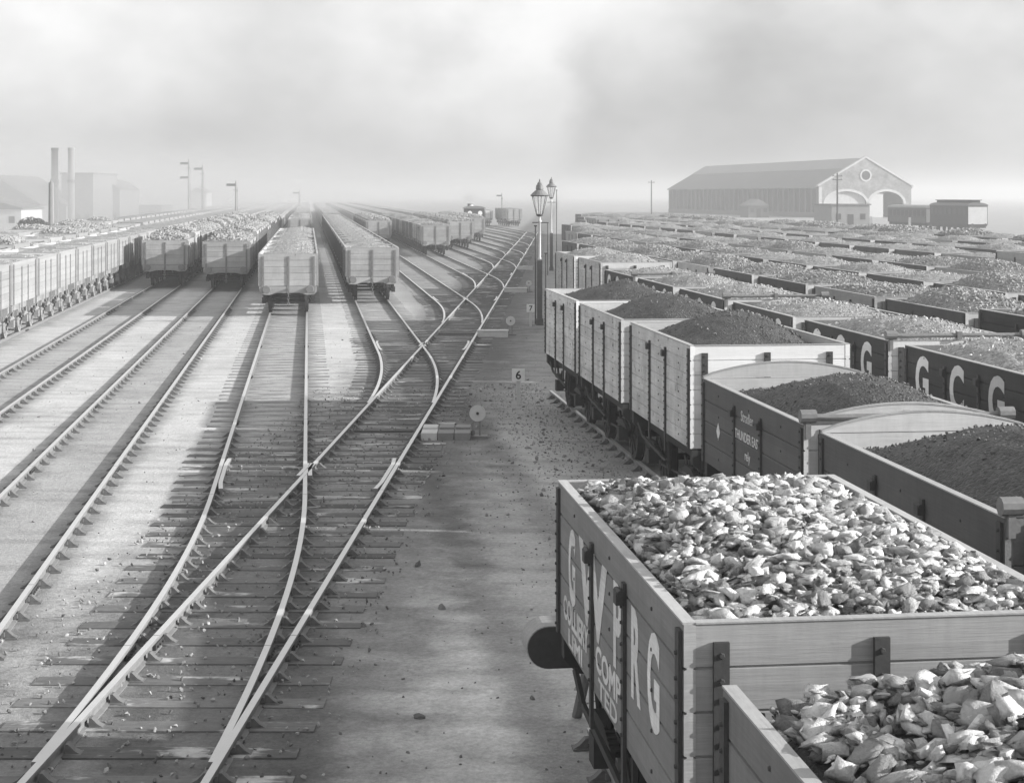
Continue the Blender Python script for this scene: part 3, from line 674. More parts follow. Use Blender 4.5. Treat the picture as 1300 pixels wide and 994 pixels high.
def make_track(label,xs,y0,y1,mat='sleeper_ash',proud=-.006,yi=None,sl_y1=60,chairs=45,pitch=.82,stop=False):
    t=empty('railway_track',(0,0,0)); tag(t,label,'railway track','tracks of the goods yard')
    for s in (-1,1):
        pts=[]; y=y0
        while y<y1:
            x=siding_x(xs,y,yi)+s*.75
            if yi is not None and abs(x-(ladder_x(y)+s*.75))<.03 and y<yi: y+=.6; continue
            pts.append((x,y)); y+= (.6 if yi and y<yi+9 else (4 if y<100 else 20))
        pts.append((siding_x(xs,y1,yi)+s*.75,y1))
        ro=link('rail',rail_mesh(pts),t); ro.location.z=(-.004 if yi is not None else 0)
        yy=pts[0][1]+3.7
        while yy<min(y1,62) and xs<7:
            fo=link('fishplate',FISH,ro); fo.location=(siding_x(xs,yy,yi)+s*.75,yy,0); fo.rotation_euler=(0,0,math.atan2(-(siding_x(xs,yy+.5,yi)-siding_x(xs,yy-.5,yi)),1)); yy+=9.1
    y=y0; mb=MB(); r=random.Random(int(xs*10)); ns=0
    while y<min(y1,230):
        xx=siding_x(xs,y,yi)
        if yi is None or abs(xx-ladder_x(y))>2.1 or y>yi+8:
            if y<sl_y1 and ns<100:
                o=link('sleeper',sleeper(2.7,mat),t); o.location=(xx+r.uniform(-.04,.04),y,GZ+proud+r.uniform(-.002,.004)); o.rotation_euler=(0,0,(ROT if y> (yi or 0)-7 else 0)+r.uniform(-.01,.01)); ns+=1
                if y<chairs:
                    for s in (-1,1):
                        c=link('rail_chair',CH,o); c.location=(s*.75-(o.location.x-xx),0,-o.location.z+.0); 
                        if s<0: c.rotation_euler=(0,0,math.pi)
            else:
                mb.obox((xx,y,GZ+proud-.08),2.7,.25,.16,Matrix.Rotation(ROT,3,'Z'))
        y+=pitch
    if mb.v: tag(build(mb,'sleepers',[M[mat]],t),kind='stuff')
    return t
# left straight sidings
make_track('track under the pale wagons at the left edge',-10.95,30,400)
make_track('leftmost empty track, running to the first shaded wagon',-7.56,16,400,sl_y1=80,chairs=72)
make_track('second empty track from left, running to the second shaded wagon',-4.17,8,400,sl_y1=80,chairs=72)
make_track('hidden track of the hazy row at far left',-14.5,50,300,sl_y1=0); make_track('hidden track of the faintest row at far left',-18.2,60,300,sl_y1=0)
LX=[(-.8,'track curving from the dusty centre-left wagons into the diagonal track'),(2.91,'second curved track joining the diagonal track, from the level-loaded row'),(6.57,'third curved track joining the diagonal track'),(10.2,'fourth curved track joining the diagonal track'),
    (13.8,'fifth curved track joining the diagonal track'),(17.4,'sixth curved track joining the diagonal track'),(21.0,'seventh curved track, under the locomotive'),(24.6,'eighth curved track joining the diagonal track'),(28.2,'ninth curved track at the far end of the diagonal track')]
for k,(xs,lb) in enumerate(LX):
    yi=(xs+3.66)/(TL-TH); make_track(lb,xs,yi-7.8,420,'sleeper_mid',.008,yi,sl_y1=yi+34 if k<3 else 0,chairs=yi+16 if k<2 else 0,pitch=.80)
# diagonal ladder track
lad_=empty('railway_track'); tag(lad_,'long straight diagonal track that every curved track joins','railway track','tracks of the goods yard')
for s in (-1,1):
    ro=link('rail',rail_mesh([(ladder_x(y)+s*.75,y) for y in list(range(4,100,8))+list(range(100,240,20))]),lad_)
    for k in range(5): fo=link('fishplate',FISH,ro); fo.location=(ladder_x(18.4+9.1*k)+s*.75,18.4+9.1*k,0); fo.rotation_euler=(0,0,TSET)
y=6.0; r=random.Random(5); mb=MB(); ns=0
YI=[(xs+3.66)/(TL-TH) for xs,_ in LX]
while y<228:
    # long timbers where a siding diverges
    ext=0
    for yi,(xs,_) in zip(YI,LX):
        if yi-8<y<yi+14:
            gap_=ladder_x(y)-siding_x(xs,y,yi); 
            if gap_>-.3 and gap_<2.2: ext=max(ext,gap_+.1)
    L=2.75+ext; L=round(L,1); xc=ladder_x(y)-ext/2
    if y<74 and ns<100:
        o=link('sleeper',sleeper(L,'sleeper'),lad_); o.location=(xc+r.uniform(-.04,.04),y,GZ+.012+r.uniform(-.003,.005)); o.rotation_euler=(0,0,r.uniform(-.012,.012)); ns+=1
        if y<58:
            for s in (-1,1):
                c=link('rail_chair',CH,o); c.location=(ladder_x(y)+s*.75-o.location.x,0,-o.location.z)
                if s<0: c.rotation_euler=(0,0,math.pi)
            for yi,(xs,_) in zip(YI,LX):
                if yi-8<y<yi+8:
                    for s in (-1,1):
                        xx=siding_x(xs,y,yi)+s*.75-o.location.x
                        if abs(xx)<L/2-.1 and min(abs(xx-(ladder_x(y)+q*.75-o.location.x)) for q in (-1,1))>.25:
                            c=link('rail_chair',CH,o); c.location=(xx,0,-o.location.z)
    else: mb.obox((xc,y,GZ-.06),L,.25,.17,Matrix.Identity(3))
    y+=.74
tag(build(mb,'sleepers',[M['sleeper']],lad_),kind='stuff')
# check rails and wing rails at the crossings
for k,(yi,(xs,_)) in enumerate(zip(YI[:6],LX)):
    # frog: right rail of siding meets left rail of ladder
    yf=yi
    for t in range(200):
        if siding_x(xs,yf,yi)+.75>ladder_x(yf)-.75: yf+=.1
        else: break
    nm=['nearest','second','third','fourth','fifth','sixth'][k]
    for side,fn in (('left',lambda y:siding_x(xs,y,yi)-.75+.085),('right',lambda y:ladder_x(y)+.75-.085)):
        pts=[]
        for j in range(11):
            yy=yf-1.6+j*.32; e=max(0,abs(j-5)-3)*.018; pts.append((fn(yy)+(e if side=='left' else -e),yy))
        o=link('check_rail',rail_mesh(pts,'check_rail')); tag(o,'short check rail inside the %s outer rail at the %s crossing'%(side,nm),'check rail','check rails at the crossings')
    for s,fn in ((1,lambda y:siding_x(xs,y,yi)+.75),(-1,lambda y:ladder_x(y)-.75)):
        pts=[]
        for j in range(7):
            yy=yf-.3+j*.22; pts.append(((fn(yy)+ (.085+max(0,j-4)*.02)*(1 if s>0 else -1)*1.0 ),yy))
        o=link('wing_rail',rail_mesh(pts,'wing_rail')); tag(o,'short bent wing rail on the %s of the %s crossing'%('right' if s>0 else 'left',nm),'wing rail','wing rails at the crossings')
for k,yi in enumerate(YI[1:5]):
    mb=MB(); y=yi-9.0; xl=ladder_x(y); mb.tube([(xl-.62,y+.5,-.07),(xl-.62,y,-.085),(xl+.62,y,-.085),(xl+.62,y+.4,-.07)],.022,6)
    tag(build(mb,'stretcher_bar',[M['iron']]),'bent iron rod between the rails at the %s junction of the diagonal track'%ORD[k+1],'stretcher bar','rods between the switch rails')
# right-hand tracks
make_track('short track under the big nearest wagons',3.30,2,15.2,'sleeper_ash',sl_y1=20,chairs=20)
ends={6.72:41.5,10.75:68,14.45:92,18.15:118,21.9:142,27.0:166,31.0:192,35.0:216,39.5:212}
for k,(xs,ye) in enumerate(ends.items()):
    make_track('track under the %s right-hand wagon row'%ORD[k+1],xs,4 if k==0 else ye*.2,ye,'sleeper_ash',sl_y1=60 if k==0 else 0,chairs=48 if k==0 else 0)
def buffer_stop(xs,y,label,big=False):
    t=empty('buffer_stop',(xs+TH*y,y,0),ROT); tag(t,label,'buffer stop','buffer stops at the ends of the right-hand tracks')
    mb=MB(); L=1.20; pr=[]
    for i in range(17):
        a_=math.pi/2+math.pi*i/16; pr.append((-L+.0+math.cos(a_)*.19,(.87)+math.sin(a_)*.185))
    for i in range(17):
        a_=-math.pi/2+math.pi*i/16; pr.append((L+math.cos(a_)*.19,(.87)+math.sin(a_)*.185))
    mb.prism(pr,'y',.05,.42); build(mb,'buffer_beam',[M['wood_face'],],t)
    mb=MB(); mb.prism([(p_[0]*.995,(p_[1]-.9)*.97+.9) for p_ in pr],'y',.035,.049); build(mb,'beam_face',[M['iron']],t)
    for s in (-1,1):
        mb=MB(); mb.tube([(s*.75,-1.0,-.03),(s*.75,-.25,.12),(s*.75,.0,.45),(s*.75,.08,.75)],.045,8); mb.tube([(s*.75,.46,.75),(s*.75,1.3,-.12)],.05,8); build(mb,'rail_prop',[M['rail_web']],t)
buffer_stop(3.30,14.75,'buffer stop with rounded pale beam behind the nearest lettered wagon')
for k,(xs,ye) in (): buffer_stop(xs,ye-1.2,'buffer stop at the far end of the %s right-hand wagon row'%ORD[k+1])

# ------------------------------------------------------------------ ground
mb=MB(); G=2900
xs_=[-G,-400,-60,60,400,G]; 
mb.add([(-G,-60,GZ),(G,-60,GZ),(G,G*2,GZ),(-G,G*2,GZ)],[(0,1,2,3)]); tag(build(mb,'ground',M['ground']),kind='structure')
# stones along the right-hand row and scattered on the path
mb=MB(); r=np.random.default_rng(9); pts=[];sz=[]
for k in range(5200):
    y=12+32*r.random()**1.0; e=5.85-abs(r.normal())*1.3; x=e+TH*y+ r.normal()*.12
    s=r.uniform(.015,.04) if r.random()<.93 else r.uniform(.05,.10); pts.append((x,y,GZ+s*.1)); sz.append(s)
for k in range(2600):
    y=13+50*r.random(); x=r.uniform(-1.8,3.5) if r.random()<.4 else r.uniform(-14,3); s=r.uniform(.012,.04) if r.random()<.95 else r.uniform(.05,.10); pts.append((x,y,GZ+s*.1)); sz.append(s)
for k in range(2600):
    y=13+30*r.random(); x=ladder_x(y)+r.uniform(-2.5,1.6); s=r.uniform(.02,.055); pts.append((x,y,GZ+.02+s*.1)); sz.append(s)
add_rocks(mb,r,pts,sz,0); tag(build(mb,'ballast_stones',[M['pebble']]),'small stones and cinders scattered beside the rails',None,None,'stuff')

# ------------------------------------------------------------------ yard furniture
a=N('lamp_glass'); a.b.inputs['Base Color'].default_value=(.8,.8,.8,1); a.b.inputs['Transmission Weight'].default_value=.85; a.b.inputs['Roughness'].default_value=.15; a.b.inputs['IOR'].default_value=1.05; a.b.inputs['Alpha'].default_value=.55; M['glass']=a.mat
M['lamp_foot']=m_plain('lamp_foot',.09,.4,8,.8)
def lamp(x,y,htop,label):
    t=empty('yard_lamp',(x,y,GZ)); tag(t,label,'lamp post','gas lamps by the cinder path'); H=htop-GZ
    mb=MB(); mb.box(-.10,.10,-.10,.10,.25,2.45); mb.box(-.14,.14,-.14,.14,0,.249); build(mb,'post_base',[M['lamp_foot']],t)
    mb=MB(); mb.lathe([(.055,2.45),(.075,2.5),(.05,2.58),(.042,H-1.62),(.07,H-1.60),(.07,H-1.55),(.04,H-1.5),(.035,H-1.32)],n=12); build(mb,'post_column',[M['postpale']],t,True)
    mb=MB(); mb.cyl((-.28,0,H-1.62),(.28,0,H-1.62),.018,.018,6); build(mb,'ladder_bar',[M['iron']],t)
    ln=empty('lantern'); ln.parent=t
    zb=H-1.30; zt=H-.62
    mb=MB(); mb.lathe([(.035,zb-.1),(.13,zb-.06),(.13,zb)],n=12); 
    for k in range(6):
        q=math.pi*k/3+.3; c_,s_=math.cos(q),math.sin(q); mb.cyl((c_*.13,s_*.13,zb),(c_*.30,s_*.30,zt),.014,.014,5)
    mb.lathe([(.34,zt),(.35,zt+.03),(.33,zt+.035)],n=6); build(mb,'lantern_frame',[M['iron']],ln)
    mb=MB(); mb.v=[];n=6
    for k in range(6):
        q=math.pi*k/3+.3; mb.v.append((math.cos(q)*.125,math.sin(q)*.125,zb))
    for k in range(6):
        q=math.pi*k/3+.3; mb.v.append((math.cos(q)*.295,math.sin(q)*.295,zt))
    mb.f=[(k,(k+1)%6,6+(k+1)%6,6+k) for k in range(6)]; mb.m=[0]*6; build(mb,'lantern_glass',[M['glass']],ln)
    mb=MB(); mb.lathe([(.36,zt+.035),(.20,zt+.19),(.13,zt+.24),(.15,zt+.27),(.13,zt+.42),(.09,zt+.44),(.10,zt+.47),(.05,zt+.54),(.02,zt+.56),(.03,zt+.60),(.005,zt+.66)],n=16); build(mb,'lantern_roof',[M['iron_grey']],ln)
lamp(1.05,64,5.38,'nearer gas lamp with glass lantern on a thick dark post foot'); lamp(2.57,110,5.95,'farther gas lamp with lantern behind the nearer one')
def rod(x,y,zt,label,r_=.03):
    mb=MB(); mb.cyl((x,y,GZ),(x,y,zt),r_,r_*.8,8); mb.box(x-.06,x+.06,y-.06,y+.06,zt-.02,zt+.03); o=build(mb,'iron_pole',[M['iron']]); tag(o,label,'pole','thin iron poles by the lamps')
rod(.90,64.5,3.62,'thin dark pole just left of the nearer lamp post'); rod(1.33,66.5,2.5,'short thin pole just right of the nearer lamp post'); rod(2.2,104,3.1,'thin pole left of the farther lamp post'); rod(3.2,121,5.15,'tall thin pole right of the farther lamp post')
def number_post(x,y,num,label):
    t=empty('number_post',(x,y,GZ)); tag(t,label,'number post','white number posts on the path')
    mb=MB(); mb.box(-.045,.045,-.03,.03,-.1,.62); build(mb,'stake',[M['postpale']],t)
    mb=MB(); mb.box(-.15,.15,-.055,-.031,.55,.84); bd=build(mb,'number_board',[M['white']],t)
    me=text_mesh(num,.19,M['black'],.03); me.transform(Matrix(((1,0,0,0),(0,0,-1,-.058),(0,1,0,.60),(0,0,0,1)))); link('number',me,bd)
number_post(.15,39.8,'6','white board numbered 6 on a pale stake'); number_post(.70,63.3,'7','white board numbered 7 on a leaning pale stake')
def ground_signal(x,y,sc,label):
    t=empty('ground_signal',(x,y,GZ)); tag(t,label,'ground signal','round disc signals beside the diagonal track')
    mb=MB(); mb.box(-.14*sc,.20*sc,-.15*sc,.15*sc,0,.05); mb.box(-.11*sc,-.08*sc,-.02,.02,.05,.32*sc); mb.box(.03*sc,.06*sc,-.02,.02,.05,.55*sc); mb.tube([(-.10*sc,0,.3*sc),(.04*sc,0,.45*sc)],.012,5); mb.obox((-.2*sc,.05,.1),.26*sc,.12,.09,Matrix.Rotation(.3,3,'Z')); build(mb,'stand',[M['iron_grey']],t)
    mb=MB(); mb.cyl((0,-.05,.50*sc),(0,-.03,.50*sc),.165*sc,.165*sc,24); d=build(mb,'disc',[M['postpale']],t)
    mb=MB(); mb.cyl((0,-.075,.50*sc),(0,-.051,.50*sc),.03,.03,8); build(mb,'pivot',[M['iron']],d)
ground_signal(-.70,34.3,1.0,'round white disc signal nearest the camera, beside three boards'); ground_signal(-.05,59.5,1.0,'round disc signal beside the first long pale box'); ground_signal(.86,86,.9,'small faint disc signal beside the farther pale box')
for k in range(3):
    mb=MB(); w=.32; x=-1.83+k*(w+.015); mb.box(x,x+w,33.9,34.75,GZ,GZ+.15); mb.box(x+.01,x+w-.01,34.45,34.9,GZ+.152,GZ+.19); o=build(mb,'cover_board',[M['postpale'] if k==0 else M['post']]); tag(o,['pale worn','middle grey','right-hand grey'][k]+' cover board over the rods beside the nearest disc','cover board','cover boards over the rods')
for k,(x0,x1,y,lb) in enumerate(((-1.20,-.14,58.5,'long pale box beside the second disc signal'),(-.4,.75,85.3,'farther long pale box beside the diagonal track'),(.35,1.35,111,'farthest small pale box beside the diagonal track'))):
    mb=MB(); mb.box(x0,x1,y,y+.45,GZ,GZ+.20); mb.box(x0-.02,x1+.02,y-.02,y+.47,GZ+.202,GZ+.24); tag(build(mb,'rod_box',[M['postpale']]),lb,'box','rod boxes beside the diagonal track')
# odd stones
for k,(x,y,s,lb) in enumerate(((-1.25,22.4,.14,'dark lump of cinder lying right of the diagonal track'),(-7.0,22.6,.16,'broken stake lying on the pale ash at left'))):
    mb=MB(); add_rocks(mb,np.random.default_rng(k),[(x,y,GZ+.03)],[s],0); tag(build(mb,'cinder_lump',[M['chips_dark'] if k==0 else M['lumps']]),lb.replace('broken stake','pale stone'),'stone','loose stones')

# ------------------------------------------------------------------ engine shed
def shed():
    A=Vector((67.0,367.0)); d=Vector((-.203,.979)).normalized(); p=Vector((d.y,-d.x)); Wd=21.4; Ln=111; He=6.6; Ha=12.7
    t=empty('train_shed',(A.x,A.y,0),math.atan2(-d.x,d.y)); tag(t,'long pitched-roof shed with arched brick gable and round window','train shed')
    m_brick=N('brick_gable'); a=m_brick; tc=a.n('ShaderNodeTexCoord').outputs['Object']; mv=a.n('ShaderNodeMapping'); a.l(tc,mv.inputs[0]); mv.inputs['Rotation'].default_value=(R(90),0,0)
    br=a.n('ShaderNodeTexBrick'); br.inputs['Scale'].default_value=1.2; br.inputs['Color1'].default_value=(.34,.34,.34,1); br.inputs['Color2'].default_value=(.24,.24,.24,1); br.inputs['Mortar'].default_value=(.4,.4,.4,1); a.l(mv.outputs[0],br.inputs['Vector'])
    sp_=a.n('ShaderNodeSeparateColor'); a.l(br.outputs[0],sp_.inputs[0]); v=a.math('MULTIPLY',sp_.outputs[0],a.math('MULTIPLY_ADD',a.noise(tc,.5,6,.7),1.5,.0)); a.grey(v); a.rough(.9,.1)
    trim=M['trim']
    def zr(u): return He+(Ha-He)*(1-abs(u-Wd/2)/(Wd/2))
    arcs=[(1.4,10.9,2.9,5.6),(11.6,19.6,2.9,5.6)]
    def zb(u):
        for a0,a1,zs,zt in arcs:
            if a0<u<a1:
                q=(u-(a0+a1)/2)/((a1-a0)/2); return zs+(zt-zs)*math.sqrt(max(0,1-q*q))
        return -.2
    us=sorted(set([0,Wd,Wd/2]+[round(i*.25,3) for i in range(int(Wd/.25)+1)]+[x+e for a0,a1,_,_ in arcs for x in (a0,a1) for e in (-.001,.001)]))
    mb=MB()
    for u0,u1 in zip(us[:-1],us[1:]):
        if u1-u0<.0015: continue
        b0=zb(u0+.0011); b1=zb(u1-.0011); t0=zr(u0)+.25; t1=zr(u1)+.25
        v=[(u0,0,b0),(u1,0,b1),(u1,0,t1),(u0,0,t0),(u0,.7,b0),(u1,.7,b1),(u1,.7,t1),(u0,.7,t0)]
        mb.add(v,[(0,1,2,3),(7,6,5,4),(3,2,6,7),(4,5,1,0)])
        if u0 in (0,) : mb.add(v,[(0,3,7,4)])
        if u1>=Wd-.01: mb.add(v,[(1,5,6,2)])
        for a0,a1,zs,zt in arcs:
            if abs(u0-a1)<.002 and u0>a1: mb.add([(u0,0,-.2),(u0,0,zs),(u0,.7,zs),(u0,.7,-.2)],[(0,1,2,3)])
            if abs(u1-a0)<.002 and u1<a0: mb.add([(u1,0,-.2),(u1,0,zs),(u1,.7,zs),(u1,.7,-.2)],[(0,3,2,1)])
    g=build(mb,'gable_wall',[m_brick.mat],t)
    mb=MB()
    for a0,a1,zs,zt in arcs:
        c=(a0+a1)/2; w=(a1-a0)/2; prev=None
        for i in range(25):
            q=math.pi*i/24; pt=[(c+(w+o_)*math.cos(q),zs+(zt-zs+o_)*math.sin(q)) for o_ in (0,.55)]
            if prev: mb.add([(prev[0][0],-.04,prev[0][1]),(pt[0][0],-.04,pt[0][1]),(pt[1][0],-.04,pt[1][1]),(prev[1][0],-.04,prev[1][1]),(prev[0][0],0.3,prev[0][1]),(pt[0][0],.3,pt[0][1])],[(3,2,1,0),(0,1,5,4)])
            prev=pt
    build(mb,'arch_trim',[trim],g)
    mb=MB()
    for s in (0,1):   # coping
        u0,u1=(0,Wd/2) if s==0 else (Wd/2,Wd); z0,z1=zr(u0)+.26,zr(u1)+.26
        mb.add([(u0-(.4 if s==0 else 0),-.15,z0-(.2 if s==0 else 0)),(u1+(.4 if s else 0),-.15,z1-(.2 if s else 0)),(u1+(.4 if s else 0),-.15,z1+.4-(.2 if s else 0)),(u0-(.4 if s==0 else 0),-.15,z0+.4-(.2 if s==0 else 0)),
                (u0-(.4 if s==0 else 0),.85,z0-(.2 if s==0 else 0)),(u1+(.4 if s else 0),.85,z1-(.2 if s else 0)),(u1+(.4 if s else 0),.85,z1+.4-(.2 if s else 0)),(u0-(.4 if s==0 else 0),.85,z0+.4-(.2 if s==0 else 0))],[(0,1,2,3),(3,2,6,7),(7,6,5,4),(4,5,1,0),(0,3,7,4),(1,5,6,2)])
    build(mb,'gable_coping',[trim],g)
    mb=MB(); mb.box(-.25,.45,-.1,0,-.1,He); build(mb,'corner_quoins',[trim],g)
    mb=MB(); ring=MB(); n=28
    for i in range(n):
        q0=2*math.pi*i/n; q1=2*math.pi*(i+1)/n
        P0=lambda r_,q,y:(Wd/2+r_*math.cos(q),y,9.1+r_*math.sin(q))
        ring.add([P0(1.0,q0,-.1),P0(1.0,q1,-.1),P0(1.35,q1,-.1),P0(1.35,q0,-.1),P0(1.0,q0,.0),P0(1.0,q1,.0),P0(1.35,q1,0),P0(1.35,q0,0)],[(3,2,1,0),(0,1,5,4),(2,3,7,6)])
    rw=build(ring,'round_window_surround',[trim],g)
    mb.cyl((Wd/2,-.02,9.1),(Wd/2,.01,9.1),1.0,1.0,28); build(mb,'round_window',[M['under']],rw)
    mb=MB(); mb.box(1.5,10.8,.55,.65,2.9,5.4); mb.box(1.5,10.8,.45,.55,-.1,2.88,1); build(mb,'left_arch_panel',[trim,M['postpale']],t)
    mb=MB(); mb.box(11.8,15.0,.5,.66,-.1,5.3); build(mb,'arch_door',[M['postpale']],t)
    # long side wall with pilasters
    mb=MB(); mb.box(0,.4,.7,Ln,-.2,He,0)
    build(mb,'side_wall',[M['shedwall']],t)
    nb=32
    mb=MB()
    for k in range(nb+1):
        yy=.9+(Ln-1.3)*k/nb; mb.box(-.28,0.002,yy-.35,yy+.35,-.2,He-.35)
    mb.box(-.32,0.003,.7,Ln,-.2,1.0); build(mb,'pilasters',[M['shedpil']],t)
    mb=MB(); mb.box(Wd-.4,Wd,.7,Ln,-.2,He); mb.box(0.41,Wd-.41,Ln-.4,Ln-.01,-.2,He); build(mb,'back_walls',[M['shedwall']],t)
    mb=MB(); mb.prism([(.4,He),(Wd/2,Ha),(Wd-.4,He)],'y',Ln-.3,Ln,0); build(mb,'rear_gable',[M['shedwall']],t)
    for s in (0,1):
        mb=MB(); e=.6
        u0=(-e if s==0 else Wd+e); z0=He-(Ha-He)/(Wd/2)*e
        um=Wd/2*(.62) if s==0 else Wd-Wd/2*.62; zm=He+(Ha-He)*.62
        def slab(ua,za,ub,zb_,m,dz):
            v=[(ua,.72,za+dz),(ub,.72,zb_+dz),(ub,Ln+.4,zb_+dz),(ua,Ln+.4,za+dz),(ua,.72,za+dz-.2),(ub,.72,zb_+dz-.2),(ub,Ln+.4,zb_+dz-.2),(ua,Ln+.4,za+dz-.2)]
            mb.add(v,[(0,1,2,3),(7,6,5,4),(0,4,5,1),(1,5,6,2),(2,6,7,3),(3,7,4,0)],m)
        slab(u0,z0,um,zm,0,.22); build(mb,'roof_slope',[M['roof']],t)
        mb=MB(); slab(um,zm,Wd/2,Ha,0,.30); build(mb,'roof_glazing',[M['roofpale']],t)
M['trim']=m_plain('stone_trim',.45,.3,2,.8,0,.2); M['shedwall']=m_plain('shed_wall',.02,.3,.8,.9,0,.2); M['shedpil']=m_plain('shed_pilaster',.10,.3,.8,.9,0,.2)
M['roof']=m_plain('slate_roof',.12,.2,.5,.8,0,.2); M['roofpale']=m_plain('roof_glazing',.2,.15,.5,.6,0,.1)
shed()
# small hut and low sheds near the shed
def hut(name,x,y,w,l,h,mat,label,roof='flat',rz=ROT,roofmat='roof'):
    t=empty(name,(x,y,GZ),rz); tag(t,label,'hut' if name=='hut' else 'building')
    mb=MB(); mb.box(-w/2,w/2,-l/2,l/2,0,h); build(mb,'wall',[M[mat]],t)
    mb=MB()
    if roof=='flat': mb.box(-w/2-.2,w/2+.2,-l/2-.2,l/2+.2,h+.003,h+.18)
    elif roof=='gable': mb.prism([(-w/2-.3,h+.003),(w/2+.3,h+.003),(0,h+w*.32)],'y',-l/2-.3,l/2+.3)
    elif roof=='gablex': mb.prism([(-l/2-.3,h+.003),(l/2+.3,h+.003),(0,h+l*.32)],'x',-w/2-.3,w/2+.3)
    elif roof=='lean': mb.prism([(-w/2-.3,h+.003),(w/2+.3,h+.003),(w/2+.3,h+.2),(-w/2-.3,h+w*.3)],'y',-l/2-.3,l/2+.3)
    build(mb,'roof',[M[roofmat]],t)
    mb=MB(); mb.box(-.45,.45,-l/2-.05,-l/2-.003,0,2.0); build(mb,'door',[M['under']],t)
    for s in (-1,1):
        if w>3.5: mb=MB(); mb.box(s*w*.32-.4,s*w*.32+.4,-l/2-.04,-l/2-.003,1.2,2.1); build(mb,'window',[M['under']],t)
    return t
hut('hut',51.2,262,6.0,9,3.4,'post','grey flat-roofed hut in front of the left arch of the shed')
hut('hut',62.5,405-30,4.6,7,2.6,'shedpil','small dark gabled hut against the long shed wall','gable')
# the long-wall hut sits on the near side of the wall
bpy.data.objects['hut.001'].location=(53.5,372,GZ)
# low platform with white posts
mb=MB(); mb.box(-3.6,3.6,-1,1,0,.5); pf=build(mb,'loading_platform',[M['postpale']]); pf.location=(55.0,233,GZ); tag(pf,'low pale timber platform beside the railway coach','platform')
for k,(px,yy) in enumerate(((1106,240),(1155,230),(1175,230),(1187,230))):
    mb=MB(); mb.box(-.14,.14,-.14,.14,0,1.9); o=build(mb,'white_post',[M['white']]); o.location=((px-650)*yy/2140,yy,GZ); tag(o,['white post left of the shed door','left white post of three by the coaches','middle white post of three by the coaches','right white post of three by the coaches'][k],'post','white posts by the coaches')
def coach(x,y,L,h,label,cler,side,roofm):
    t=empty('railway_coach',(x,y,0),ROT); tag(t,label,'railway coach'); w=1.35
    mb=MB(); mb.box(-w,w,0,L,1.0,h-.45); build(mb,'body',[M[side]],t)
    mb=MB(); poly=[(-w-.05,h-.447),(w+.05,h-.447)]+[((w+.05)*math.cos(math.pi*i/10),h-.447+.4*math.sin(math.pi*i/10)) for i in range(1,10)]; mb.prism(poly,'y',-.1,L+.1); build(mb,'roof',[M[roofm]],t)
    if cler: mb=MB(); mb.box(-.6,.6,.6,L-.6,h-.12,h+.22); mb.box(-.75,.75,.4,L-.4,h+.223,h+.30); build(mb,'clerestory',[M['under']],t)
    mb=MB(); mb.box(-w+.1,w-.1,-.06,-.003,1.1,h-.6); build(mb,'end_panel',[M['postpale'] if cler else M['post']],t)
    n=int(L/1.6)
    for k in range(n):
        mb=MB(); mb.box(-w-.03,-w-.003,.5+k*1.6,1.4+k*1.6,h-1.6,h-.8); build(mb,'window',[M['black']],t)
    mb=MB(); mb.box(-w+.2,w-.2,.1,L-.1,.62,1.0); build(mb,'underframe',[M['under']],t)
    for yy in (1.6,3.6,L-3.6,L-1.6):
        for s in (-1,1):
            mb=MB(); mb.cyl((s*.68,yy,.48),(s*.80,yy,.48),.48,.48,16); build(mb,'wheel',[M['under']],t)
    for s in (-.87,.87):
        mb=MB(); mb.cyl((s,-.06,1.0),(s,-.45,1.0),.07,.07,8); mb.cyl((s,-.45,1.0),(s,-.5,1.0),.2,.2,12); build(mb,'buffer',[M['under']],t)
coach(85.0+TH*214,214,13,3.9,'dark railway coach with raised clerestory roof and pale end',True,'wood_dark','roof')
coach(85.0+TH*228.5,228.5,15,3.5,'lower dark coach with pale roof edge behind the clerestory coach',False,'wood_mid','roofpale')
def pole(x,y,h,label,arms=2):
    t=empty('telegraph_pole',(x,y,GZ)); tag(t,label,'telegraph pole','telegraph poles by the big shed')
    mb=MB(); mb.cyl((0,0,0),(0,0,h),.15,.10,10); build(mb,'pole',[M['under']],t)
    for k in range(arms): mb=MB(); mb.box(-.7,.7,-.06,.06,h-.5-.5*k,h-.4-.5*k); mb.cyl((-.55,0,h-.4-.5*k),(-.55,0,h-.25-.5*k),.04,.03,6); mb.cyl((.55,0,h-.4-.5*k),(.55,0,h-.25-.5*k),.04,.03,6); build(mb,'crossarm',[M['under']],t)
pole((1063-650)*233/2140,233,8.0,'tall telegraph pole in front of the shed gable'); pole((827-650)*360/2140,360,8.1,'telegraph pole standing left of the big shed',1)

